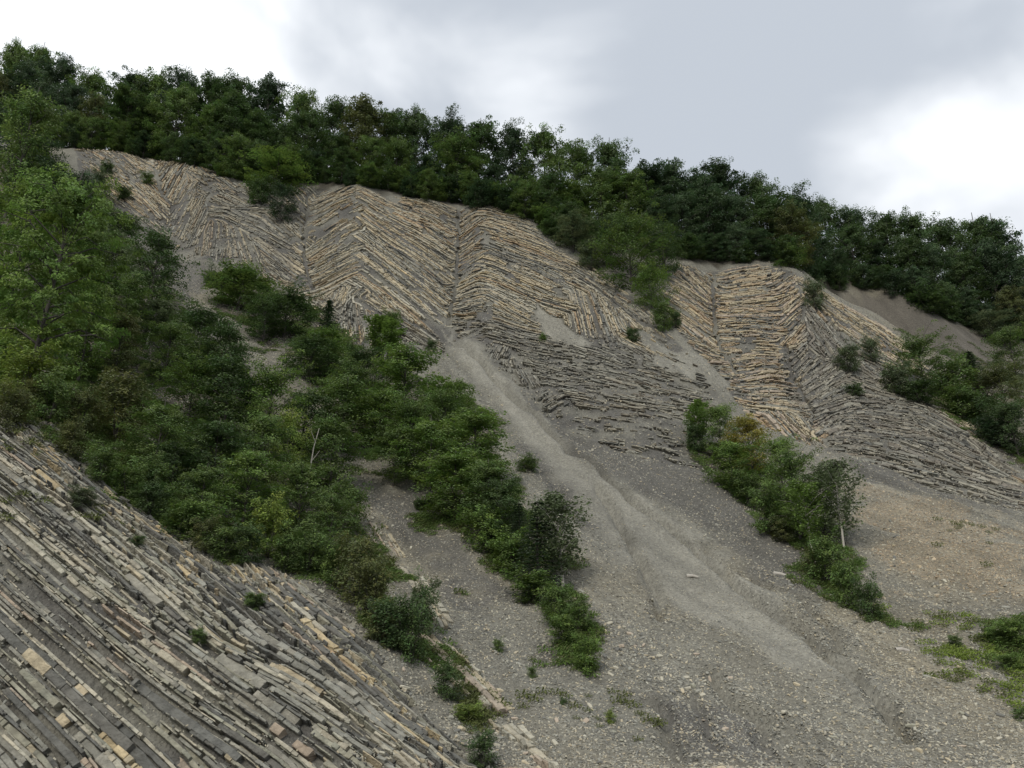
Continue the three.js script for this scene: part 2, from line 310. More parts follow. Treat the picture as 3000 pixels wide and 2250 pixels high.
{
  const xs = [-900, -600, -400, -280, -200, -160, -140], ds = [-600, -300, -120, -40, 0, 12, 18, 22];
  for (let x = -125; x <= 125; x += 0.3) xs.push(x);
  xs.push(140, 160, 200, 280, 400, 600, 900);
  for (let d = 24; d < 140;) { ds.push(d); d += d < 50 ? 0.2 : d < 90 ? 0.3 : 0.34; }
  for (let d = 141; d < 175; d += 2) ds.push(d);
  ds.push(200, 260, 400, 700);
  const nx = xs.length, nd = ds.length, pos = new Float32Array(nx * nd * 3), col = new Float32Array(nx * nd * 3), uv = new Float32Array(nx * nd * 2), idx = [];
  for (let j = 0; j < nd; j++) for (let i = 0; i < nx; i++) {
    const x = xs[i], d = ds[j], o = j * nx + i, seen = Math.abs(x) < d * 0.8 + 6 && d > 22 && d < 145;
    let y = H(x, d) + (seen ? fine(x, d) : 0);
    if (seen && inside(x, d, P.near)) y -= 0.34; else if (seen && d > 60) y -= 0.3 * Math.max(rockFace(x, d), 0);
    if (d < 22 && d > -40 && seen === false) y = Math.min(y, 0.02);
    pos.set([x, y, -d], o * 3);
    uv.set([x / 4.1, (d + y * 0.7) / 5.7], o * 2);
    col.set(seen ? groundColour(x, d) : d > 80 || d < 0 ? C.forest : C.soil, o * 3);
  }
  for (let j = 0; j + 1 < nd; j++) for (let i = 0; i + 1 < nx; i++) { const a = j * nx + i, b = a + 1, c = a + nx, e = c + 1; idx.push(a, b, c, b, e, c); }
  const g = new THREE.BufferGeometry();
  g.setAttribute('position', new THREE.BufferAttribute(pos, 3)); g.setAttribute('color', new THREE.BufferAttribute(col, 3)); g.setAttribute('uv', new THREE.BufferAttribute(uv, 2)); g.setIndex(idx); g.computeVertexNormals();
  const hill = new THREE.Mesh(g, soilMat);
  addThing(hill, 'hillside', 'steep grey scree hillside with a pale dust tongue running down it', 'hillside', null, 'structure');
  shade(hill);
}
const hillside = scene.getObjectByName('hillside');
console.log('ground done');

// ------------------------------------------------------------------ beds of rock
// each stroke is the trace of a bed on the face: two points of the photograph
function strokes(list) { return list.map(([a, b, c, e]) => { const p = hit(a, b), q = hit(c, e); return { a: [p[0], p[2]], b: [q[0], q[2]], w: Math.atan2(q[2] - p[2], q[0] - p[0]) }; }); }
function dirField(st, pow) {
  return (x, y) => {
    let sx = 0, sy = 0;
    for (const s of st) {
      const vx = s.b[0] - s.a[0], vy = s.b[1] - s.a[1], t = clamp(((x - s.a[0]) * vx + (y - s.a[1]) * vy) / (vx * vx + vy * vy), 0, 1);
      const q = (x - s.a[0] - vx * t) ** 2 + (y - s.a[1] - vy * t) ** 2 + 0.15, k = 1 / q ** pow;
      sx += k * Math.cos(2 * s.w); sy += k * Math.sin(2 * s.w);
    }
    return Math.atan2(sy, sx) / 2;
  };
}
function layBeds({ poly, field, passes, seed, step, skip, maxLen, seeds = [] }) {
  const R = rng(seed), cell = Math.max(passes[0][0], 0.45) * 1.3, hashMap = new Map(), lines = [];
  const kk = (X, Y, D) => ((X + 1000) * 2000 + Y + 1000) * 2000 + D, key = (x, y, d) => kk(Math.floor(x / cell), Math.floor(y / cell), Math.floor(d / cell));
  const close = (x, y, d, t, own) => {
    const X = Math.floor(x / cell), Y = Math.floor(y / cell), D = Math.floor(d / cell);
    for (let i = -1; i <= 1; i++) for (let j = -1; j <= 1; j++) for (let k = -1; k <= 1; k++) {
      const l = hashMap.get(kk(X + i, Y + j, D + k)); if (!l) continue;
      for (const s of l) if (s[4] !== own && (s[0] - x) ** 2 + (s[1] - y) ** 2 + (s[2] - d) ** 2 < ((s[3] + t) * 0.9) ** 2) return true;
    }
    return false;
  };
  let x0 = 1e9, x1 = -1e9, d0 = 1e9, d1 = -1e9;
  for (const p of poly) { x0 = Math.min(x0, p[0]); x1 = Math.max(x1, p[0]); d0 = Math.min(d0, p[1]); d1 = Math.max(d1, p[1]); }
  let id = 0;
  for (const [thick, tries, given] of [...seeds.map(([px, py, t, tone]) => [t, 1, { at: hit(px, py), tone }]), ...passes]) for (let n = 0; n < tries; n++) {
    const sx = given ? given.at[0] : lerp(x0, x1, R()), sd = given ? given.at[1] : lerp(d0, d1, R()), most = given ? 1.1 : maxLen; if (!inside(sx, sd, poly)) continue;
    if (skip && !given && skip(sx, sd) > vn(sx * 1.1 + 3, sd * 2.4, seed)) continue;
    const t = thick * (0.75 + 0.5 * R()) / 2;
    if (close(sx, H(sx, sd), sd, t, -1)) continue;
    id++;
    const run = (sg) => {
      const out = []; let x = sx, d = sd, len = 0, pc = null;
      while (len < most) {
        const y = H(x, d), w = field(x, y); let c = Math.cos(w), s = Math.sin(w);
        if (pc === null) { c *= sg; s *= sg; } else if (c * pc[0] + s * pc[1] < 0) { c = -c; s = -s; }
        pc = [c, s];
        const e = 0.4, hx = (H(x + e, d) - H(x - e, d)) / (2 * e); let hd = (H(x, d + e) - H(x, d - e)) / (2 * e); hd = Math.max(hd, 0.35);
        const dd = (s - hx * c) / hd, l = Math.hypot(c, s, dd);
        x += c / l * step; d += dd / l * step; len += step;
        if (!inside(x, d, poly)) break;
        const ny = H(x, d); if (close(x, ny, d, t, id)) break;
        if (skip && !given && skip(x, d) > vn(x * 1.1 + 3, d * 2.4, seed) + 0.08) break;
        out.push([x, d]);
      }
      return out;
    };
    const pts = [...run(-1).reverse(), [sx, sd], ...run(1)];
    if (pts.length < 3) continue;
    for (const [x, d] of pts) { const y = H(x, d), k = key(x, y, d); if (!hashMap.has(k)) hashMap.set(k, []); hashMap.get(k).push([x, y, d, t, id]); }
    lines.push({ pts, t, id, tone: given?.tone });
  }
  return lines;
}
// one block: a length of bed with chamfered edges and uneven faces; returns arrays for a geometry
const v1 = new THREE.Vector3(), v2 = new THREE.Vector3(), v3 = new THREE.Vector3();
function blockGeo(pts, half, proud, sunk, colour, R, flat, jit, tilt) {
  const n = pts.length, ring = 6, pos = [], uv = [], idx = [], ch = Math.min(half * 0.22, 0.03);
  const run = []; let len = 0;
  const tw = (R() - 0.5) * tilt, lean = (R() - 0.5) * tilt;
  for (let i = 0; i < n; i++) {
    const [x, d] = pts[i], a = pts[Math.max(0, i - 1)], b = pts[Math.min(n - 1, i + 1)];
    const T = v1.set(b[0] - a[0], H(b[0], b[1]) - H(a[0], a[1]), -(b[1] - a[1])).normalize();
    const nn = norm(x, d); nn.y *= flat; nn.addScaledVector(T, -nn.dot(T)).normalize();
    const B = v2.crossVectors(nn, T).normalize();
    if (i) len += Math.hypot(x - pts[i - 1][0], d - pts[i - 1][1]);
    run.push(len);
    const s = n > 1 ? i / (n - 1) - 0.5 : 0, pr = proud + (R() - 0.5) * jit + s * lean * 0.6, hf = half * (0.88 + R() * 0.24);
    const sec = [[-hf, -sunk], [-hf, pr - ch * (0.6 + R() * 0.8)], [-hf + ch, pr + (R() - 0.5) * jit * 0.4], [hf - ch, pr + (R() - 0.5) * jit * 0.4 + tw * hf], [hf, pr - ch * (0.6 + R() * 0.8) + tw * hf], [hf, -sunk]];
    const y = H(x, d);
    for (const [u, w] of sec) { v3.set(x, y, -d).addScaledVector(B, u).addScaledVector(nn, w); pos.push(v3.x, v3.y, v3.z); uv.push(len / 1.7 + colour.u, (u + w) / 1.7 + colour.v); }
  }
  for (let i = 0; i + 1 < n; i++) for (let k = 0; k + 1 < ring; k++) { const a = i * ring + k, b = a + 1, c = a + ring, e = c + 1; idx.push(a, b, c, b, e, c); }
  const l = (n - 1) * ring; for (let k = 1; k + 1 < ring; k++) { idx.push(0, k + 1, k, l, l + k, l + k + 1); }
  const g = new THREE.BufferGeometry();
  g.setAttribute('position', new THREE.Float32BufferAttribute(pos, 3)); g.setAttribute('uv', new THREE.Float32BufferAttribute(uv, 2)); g.setIndex(idx);
  const f = g.toNonIndexed(); f.computeVertexNormals();
  const m = f.attributes.position.count, c = new Float32Array(m * 3); for (let i = 0; i < m; i++) c.set(colour.c, i * 3);
  f.setAttribute('color', new THREE.BufferAttribute(c, 3));
  return f;
}
// cut each bed at its joints; the largest 300 blocks are meshes of their own, the rest one part
function buildBeds(root, lines, o) {
  const R = rng(o.seed), blocks = [];
  for (const L of lines) {
    const bedTone = L.tone ?? o.bed(L, R), proudBed = R() < (o.back ?? 0) ? o.proud[0] - 0.14 - 0.2 * R() : o.proud[0] + (o.proud[1] - o.proud[0]) * R();
    let i = 0;
    while (i < L.pts.length - 1) {
      const want = Math.max(2, Math.round((o.len[0] + (o.len[1] - o.len[0]) * R() ** 2) * (0.5 + L.t / o.tRef * 0.5) / o.step)), e = Math.min(L.pts.length - 1, i + want);
      if (R() > o.missing && e > i) {
        const k = Math.max(1, Math.round(o.seg / o.step)), pts = []; for (let q = i; q < e; q += k) pts.push(L.pts[q]); 
        const A = L.pts[e], B = pts[pts.length - 1]; const gap = Math.min(0.35, o.gap / Math.max(0.1, Math.hypot(A[0] - B[0], A[1] - B[1]))); pts.push([lerp(A[0], B[0], gap), lerp(A[1], B[1], gap)]);
        const [x, d] = pts[pts.length >> 1];
        const c = o.tone(x, d, bedTone, R);
        const g = blockGeo(pts, L.t * (0.8 + 0.25 * R()) * o.fill, proudBed + (R() - 0.5) * o.vary, o.sunk, { c, u: R() * 7, v: R() * 7 }, R, o.flat, o.jit, o.tilt);
        blocks.push([g, (e - i) * L.t / (d * d)]);
      }
      i = e;
    }
  }
  blocks.sort((a, b) => b[1] - a[1]);
  blocks.slice(0, 300).forEach(([g]) => { const m = new THREE.Mesh(g, rockMat); m.name = o.piece; root.add(m); });
  const rest = blocks.slice(300).map((b) => b[0]);
  if (rest.length) { const m = new THREE.Mesh(mergeGeometries(rest), rockMat); m.name = o.rest; m.userData.kind = 'stuff'; root.add(m); }
  console.log(root.name, 'blocks', blocks.length);
  shade(root);
}
const tones = { tan: lc(172, 162, 138), pale: lc(168, 164, 148), grey: lc(140, 139, 129), slate: lc(101, 101, 96), rust: lc(156, 137, 110), ochre: lc(184, 169, 136), pink: lc(164, 152, 136), green: lc(142, 141, 126) };
const jitter = (c, R, a) => { const m = 1 + (R() - 0.5) * a, h = (R() - 0.5) * 0.06; return [c[0] * m * (1 + h), c[1] * m, c[2] * m * (1 - h)]; };

// narrow clefts eroded along the fold hinges
const onHinge = (x, d) => { for (const h of hinges) if (segDist(x + (vn(x, d * 1.4) - 0.5) * 0.5, d, h)[0] < 0.2) return 1; return 0; };
// rusty weathering staining parts of the faces
const stain = [[[480, 485], [560, 480], [660, 520], [640, 640], [500, 620]], [[950, 560], [1100, 550], [1260, 590], [1560, 640], [1500, 760], [1300, 720], [1000, 680]], [[160, 430], [480, 450], [470, 640], [300, 560]], [[1990, 780], [2130, 790], [2350, 800], [2330, 960], [2320, 1180], [2150, 1100], [1990, 960]], [[2420, 880], [2650, 990], [2600, 1060], [2450, 980]]].map((p) => area(p, 4));
const stained = (x, d, c, R) => { let w = 0; for (const f of stain) w = Math.max(w, f(x, d)); return R() < w * 0.32 ? mixc(c, R() < 0.75 ? tones.rust : tones.ochre, 0.6) : c; };
// folded face
{
  const st = strokes([
    // upper left, down to the right
    [150, 440, 300, 560], [220, 470, 400, 600], [330, 480, 470, 600], [260, 560, 440, 690], [400, 560, 480, 640],
    // first anticline
    [505, 560, 545, 490], [510, 640, 570, 540], [540, 690, 590, 590], [560, 500, 640, 560], [590, 545, 700, 600], [620, 590, 740, 640], [650, 610, 800, 610],
    [640, 760, 650, 690], [690, 770, 680, 690], [730, 760, 700, 680], [720, 670, 850, 740], [760, 700, 880, 790], [800, 640, 890, 720], [830, 560, 890, 620], [740, 560, 860, 640],
    // up to the second anticline
    [905, 620, 1050, 555], [910, 680, 1050, 600], [915, 740, 1040, 660], [910, 790, 1040, 720], [930, 830, 1030, 780],
    [1070, 560, 1330, 680], [1070, 590, 1330, 740], [1070, 640, 1320, 810], [1070, 700, 1310, 880], [1080, 760, 1290, 930], [1080, 830, 1240, 960], [1130, 570, 1330, 640],
    [1000, 900, 1050, 860], [1030, 870, 1080, 900], [1000, 950, 1020, 870], [1060, 970, 1050, 900], [1020, 1010, 1010, 940], [1090, 1010, 1080, 950], [950, 900, 1000, 930],
    // syncline and third anticline
    [1350, 640, 1395, 612], [1350, 690, 1398, 655], [1345, 740, 1400, 700], [1342, 790, 1402, 755], [1338, 840, 1405, 810], [1335, 890, 1405, 870], [1330, 935, 1405, 930],
    [1408, 615, 1560, 650], [1410, 660, 1600, 720], [1410, 710, 1640, 790], [1412, 760, 1650, 850], [1415, 810, 1560, 870], [1420, 870, 1540, 930], [1420, 930, 1520, 960],
    [1560, 700, 1680, 760], [1600, 800, 1700, 850], [1560, 860, 1690, 900],
    // right part and the bottom
    [1690, 850, 1720, 960], [1730, 870, 1770, 980], [1760, 900, 1800, 990], [1790, 860, 1900, 950], [1720, 800, 1850, 880], [1830, 990, 1960, 1060],
    [1500, 980, 1640, 1010], [1560, 1060, 1760, 1095], [1640, 1110, 1860, 1150], [1700, 1010, 1860, 1060], [1820, 1110, 2010, 1160], [1700, 1160, 1950, 1200], [1900, 1180, 2100, 1210], [1860, 1070, 2020, 1110],
    [1440, 1110, 1470, 1050], [1500, 1120, 1480, 1070], [1540, 1160, 1520, 1120], [1580, 1190, 1620, 1170],
    [1150, 920, 1280, 1000], [1700, 1230, 1900, 1260], [1900, 1240, 2120, 1290], [1850, 1310, 2100, 1370], [2050, 1340, 2230, 1400],
  ]);
  const poly = P.face, field = dirField(st, 9);
  const lowDust = area([[1450, 960], [1700, 1000], [2150, 1120], [2150, 1280], [1560, 1230], [1400, 1060]], 3), foot = area([[1500, 1150], [1850, 1190], [2150, 1200], [2300, 1450], [2100, 1440], [1850, 1380], [1620, 1280]], 5);
  const margin = (x, d) => (d > rimDepth(x) - 9 ? 0 : (1 - sstep(0, 5, segDist(x, d, [...P.face, P.face[0]])[0])) * 0.6);
  const skip = (x, d) => Math.max(Z.dust(x, d), Z.pale(x, d) * 0.95, Z.pale2(x, d) * 0.7, foot(x, d) * 0.72, sstep(0.52, 0.72, fbm(x * 0.3 + 70, d * 0.3, 2, 3)) * 0.5, lowDust(x, d) * 0.34, margin(x, d), onHinge(x, d));
  const lines = layBeds({ poly, field, passes: [[0.38, 160], [0.27, 700], [0.19, 7000], [0.13, 70000], [0.1, 150000]], seed: 11, step: 0.18, skip, maxLen: 26 });
  const root = new THREE.Group(); addThing(root, 'folded_cliff', 'cliff of tan and grey rock beds folded into sharp zigzags below the forest', 'cliff', null, 'structure');
  const low = area([[1000, 900], [1330, 960], [1560, 960], [2150, 1120], [2320, 1460], [2050, 1460], [1500, 1290], [1300, 1150]], 3), left = area([[560, 560], [880, 600], [880, 820], [560, 820]], 3);
  buildBeds(root, lines, { seed: 5, step: 0.18, seg: 0.54, len: [0.35, 2.3], tRef: 0.1, missing: 0.12, gap: 0.08, fill: 0.98, back: 0.28, proud: [-0.08, 0.15], vary: 0.17, sunk: 0.8, flat: 0.35, jit: 0.07, tilt: 0.5, piece: 'rock_bed', rest: 'smaller_rock_beds',
    bed: (L, R) => { const r = R(); return r < 0.36 ? tones.tan : r < 0.62 ? tones.pale : r < 0.66 ? tones.ochre : r < 0.74 ? tones.rust : r < 0.9 ? tones.grey : tones.slate; },
    tone: (x, d, c, R) => { c = stained(x, d, c, R); const g = Math.max(low(x, d), left(x, d) * 0.6) * 0.75 + sstep(0.5, 0.75, fbm(x * 0.12, d * 0.12, 9, 3)) * 0.3; return jitter(mixc(c, R() < 0.5 ? tones.grey : tones.slate, clamp(g, 0, 0.9)), R, 0.2); } });
}
// spur on the right
{
  const st = strokes([
    [1990, 780, 2080, 860], [1970, 830, 2080, 900], [1970, 880, 2080, 960], [1990, 940, 2080, 1010], [2010, 990, 2110, 1030], [2020, 780, 2090, 830],
    [2100, 820, 2200, 800], [2110, 870, 2280, 850], [2100, 920, 2280, 920], [2100, 970, 2300, 975], [2110, 1030, 2320, 1020], [2130, 1090, 2300, 1080], [2150, 1140, 2320, 1150], [2200, 1180, 2330, 1200],
    [2280, 850, 2340, 810], [2300, 930, 2345, 890], [2310, 1000, 2355, 950], [2315, 1050, 2370, 1000], [2325, 1095, 2375, 1045],
    [2370, 900, 2440, 990], [2375, 950, 2440, 1040], [2380, 1010, 2440, 1060], [2350, 830, 2450, 900], [2450, 900, 2600, 1000], [2500, 970, 2640, 1060], [2420, 870, 2520, 930], [2540, 1050, 2680, 1110], [2470, 1020, 2560, 1090],
    [2390, 1150, 2470, 1100], [2400, 1200, 2490, 1170], [2390, 1270, 2460, 1230], [2480, 1110, 2600, 1150], [2500, 1180, 2700, 1200], [2490, 1240, 2720, 1270], [2600, 1150, 2760, 1190], [2460, 1300, 2560, 1310],
    [2400, 1100, 2440, 1070], [2340, 1230, 2390, 1290], [2300, 1220, 2350, 1270], [2700, 1200, 2830, 1270], [2720, 1260, 2870, 1330], [2700, 1320, 2900, 1400], [2760, 1370, 2950, 1430], [2830, 1290, 3000, 1400], [2850, 1430, 3000, 1480], [2560, 1330, 2700, 1370],
  ]);
  const field = dirField(st, 5);
  const skip = (x, d) => Math.max(Z.pale2(x, d) * 0.8, Z.shale5(x, d) * 0.5, sstep(0.52, 0.72, fbm(x * 0.3 + 20, d * 0.3, 2, 3)) * 0.5, onHinge(x, d));
  const lines = layBeds({ poly: P.spur, field, passes: [[0.38, 120], [0.27, 500], [0.2, 4000], [0.14, 40000], [0.11, 80000]], seed: 17, step: 0.18, skip, maxLen: 20 });
  const root = new THREE.Group(); addThing(root, 'spur_cliff', 'rounded rock spur of wavy tan and slate beds beside the dark ravine', 'cliff', null, 'structure');
  const dark = area([[2340, 900], [2480, 1000], [2700, 1130], [3050, 1400], [3050, 1540], [2500, 1380], [2330, 1200]], 3);
  buildBeds(root, lines, { seed: 6, step: 0.18, seg: 0.54, len: [0.35, 2.1], tRef: 0.1, missing: 0.13, gap: 0.08, fill: 0.98, back: 0.28, proud: [-0.08, 0.15], vary: 0.17, sunk: 0.8, flat: 0.35, jit: 0.07, tilt: 0.5, piece: 'rock_bed', rest: 'smaller_rock_beds',
    bed: (L, R) => { const r = R(); return r < 0.38 ? tones.tan : r < 0.6 ? tones.pink : r < 0.7 ? tones.rust : r < 0.88 ? tones.grey : tones.slate; },
    tone: (x, d, c, R) => jitter(mixc(stained(x, d, c, R), R() < 0.4 ? tones.grey : tones.slate, dark(x, d) * 0.8), R, 0.2) });
}
// near outcrop, lower left
{
  const st = strokes([
    [0, 1330, 200, 1480], [80, 1250, 330, 1450], [0, 1480, 200, 1650], [200, 1400, 450, 1600], [330, 1450, 640, 1670], [0, 1620, 300, 1890], [250, 1560, 520, 1800], [0, 1800, 300, 2080], [400, 1600, 640, 1790], [520, 1620, 700, 1750],
    [700, 1650, 900, 1830], [640, 1760, 760, 1880], [820, 1700, 1000, 1840], [300, 1770, 560, 1960], [560, 1920, 860, 2160], [0, 1980, 260, 2250], [250, 1960, 520, 2200], [450, 1850, 700, 2020], [700, 1900, 850, 1960], [740, 1850, 830, 1900], [830, 1910, 1000, 2010],
    [880, 1860, 1100, 2060], [520, 2080, 760, 2240], [760, 2080, 980, 2230], [980, 1960, 1200, 2150], [1080, 1960, 1280, 2150], [1150, 2110, 1350, 2240], [900, 2130, 1080, 2250], [0, 2150, 110, 2250], [300, 2140, 420, 2250], [1300, 2180, 1400, 2260],
    [640, 2030, 800, 2130], [100, 1800, 330, 1990],
  ]);
  const field = dirField(st, 1.6);
  const cracks = [[[310, 1700], [430, 1810], [520, 1920], [600, 1970], [700, 2080], [800, 2150]], [[0, 2040], [100, 2130], [190, 2240]], [[500, 1640], [640, 1780]], [[850, 1940], [960, 2010]], [[250, 1560], [480, 1780]], [[0, 1880], [160, 2020]], [[120, 1560], [260, 1680]], [[560, 1620], [720, 1740]], [[1000, 1900], [1180, 2090]], [[950, 2080], [1150, 2240]], [[320, 1960], [470, 2110]], [[60, 1700], [210, 1840]]].map(plan);
  const skip = (x, d) => { for (let i = 0; i < cracks.length; i++) if (segDist(x, d, cracks[i])[0] < (i < 2 ? 0.08 : 0.045)) return 1; return sstep(0.6, 0.8, fbm(x * 0.4 + 20, d * 0.6, 2, 3)) * 0.06; };
  const lines = layBeds({ poly: P.near, field, seeds: [[175, 1300, 0.22, tones.tan], [250, 1350, 0.30, tones.ochre], [320, 1410, 0.30, tones.ochre], [340, 1395, 0.14, tones.pale], [290, 1450, 0.20, tones.tan], [370, 1520, 0.22, tones.tan], [430, 1490, 0.22, tones.ochre], [450, 1560, 0.22, tones.tan], [520, 1560, 0.19, tones.tan], [540, 1590, 0.29, tones.ochre], [600, 1650, 0.24, tones.ochre], [640, 1625, 0.17, tones.pale], [740, 1690, 0.32, tones.ochre], [800, 1730, 0.24, tones.tan], [900, 1810, 0.24, tones.pale], [940, 1860, 0.27, tones.ochre], [990, 1920, 0.26, tones.rust], [1040, 1950, 0.24, tones.ochre], [870, 1980, 0.22, tones.tan], [930, 2030, 0.23, tones.pale], [480, 1920, 0.29, tones.pale], [160, 1420, 0.22, tones.pale], [200, 1470, 0.19, tones.tan], [270, 1620, 0.29, tones.pink], [120, 2020, 0.22, tones.green], [170, 2150, 0.24, tones.pale], [360, 2210, 0.22, tones.ochre], [870, 2180, 0.29, tones.pink], [700, 1960, 0.36, tones.grey], [620, 1900, 0.36, tones.grey], [420, 1730, 0.33, tones.grey], [820, 2080, 0.36, tones.grey], [1010, 2090, 0.29, tones.grey], [380, 1820, 0.29, tones.grey]],
    passes: [[0.28, 22], [0.19, 130], [0.12, 3000], [0.085, 40000], [0.055, 160000]], seed: 23, step: 0.12, skip, maxLen: 11 });
  const root = new THREE.Group(); addThing(root, 'rock_outcrop', 'near outcrop of tilted grey and ochre rock beds broken into blocks', 'outcrop', null, 'structure');
  const warm = area([[60, 1225], [330, 1440], [640, 1660], [780, 1640], [1010, 1810], [1200, 2060], [1400, 2230], [1250, 2230], [1000, 1960], [760, 1800], [560, 1720], [300, 1520], [60, 1320]], 0.8);
  buildBeds(root, lines, { seed: 7, step: 0.12, seg: 0.36, len: [0.14, 1.25], tRef: 0.05, missing: 0.07, gap: 0.015, fill: 1.0, back: 0.3, proud: [-0.08, 0.14], vary: 0.15, sunk: 0.8, flat: 0.4, jit: 0.045, tilt: 0.35, piece: 'rock_block', rest: 'smaller_rock_blocks',
    bed: (L, R) => { const r = R(); return r < 0.36 ? tones.grey : r < 0.53 ? tones.green : r < 0.68 ? tones.pale : r < 0.7 ? tones.pink : tones.slate; },
    tone: (x, d, c, R) => { const k = c === tones.ochre || c === tones.tan ? 0 : warm(x, d); if (R() < k * (c === tones.pale ? 0.6 : 0.08)) c = R() < 0.5 ? tones.ochre : tones.tan; else if (R() < 0.02) c = tones.tan; return jitter(c, R, 0.26); } });
}
// thin pale beds cropping out in the small gully
for (const [poly, st0, seed, label] of [
  [P.strip, [[1250, 1850, 1400, 1990], [1330, 1930, 1520, 2110], [1330, 2020, 1500, 2150], [1480, 2130, 1640, 2260]], 31, 'pale thin rock ledges cropping out low in the small gully'],
  [P.strip2, [[1070, 1490, 1200, 1680], [1130, 1560, 1290, 1800]], 37, 'narrow line of crumbling pale ledges along the edge of the small gully']]) {
  const skip = (x, d) => sstep(0.5, 0.7, fbm(x * 0.35 + 20, d * 0.35, 2, 3)) * 0.8;
  const lines = layBeds({ poly, field: dirField(strokes(st0), 1.5), passes: [[0.3, 80], [0.18, 1500], [0.12, 6000]], seed, step: 0.14, skip, maxLen: 8 });
  const root = new THREE.Group(); addThing(root, 'rock_ledge', label, 'ledge', null, 'structure');
  buildBeds(root, lines, { seed: seed + 1, step: 0.14, seg: 0.42, len: [0.3, 2.2], tRef: 0.08, missing: 0.18, gap: 0.03, fill: 0.95, back: 0.2, proud: [0.0, 0.2], vary: 0.12, sunk: 0.4, flat: 0.5, jit: 0.06, tilt: 0.4, piece: 'rock_block', rest: 'smaller_rock_blocks',
    bed: (L, R) => (R() < 0.25 ? tones.tan : R() < 0.7 ? tones.pale : tones.pink), tone: (x, d, c, R) => jitter(c, R, 0.3) });
}
console.log('beds done');

// ------------------------------------------------------------------ loose stones on the scree
function stoneGeo(seed) {
  const g = new THREE.IcosahedronGeometry(0.5, 1), p = g.attributes.position, R = rng(seed), ax = [1, 0.42 + R() * 0.3, 0.6 + R() * 0.3];
  const seen = {};
  for (let i = 0; i < p.count; i++) {
    const k = [p.getX(i), p.getY(i), p.getZ(i)].map((v) => v.toFixed(3)).join(); seen[k] ??= 0.72 + R() * 0.5; const s = seen[k];
    p.setXYZ(i, clamp(p.getX(i) * s, -0.4, 0.42) * ax[0], clamp(p.getY(i) * s, -0.3, 0.32) * ax[1], clamp(p.getZ(i) * s, -0.38, 0.36) * ax[2]);
  }
  g.computeVertexNormals(); return g;
}
const stoneShapes = [1, 2, 3, 4, 5].map((s) => stoneGeo(s * 77));
const stoneMat = new THREE.MeshStandardMaterial({ roughness: 0.95, color: 0xffffff });
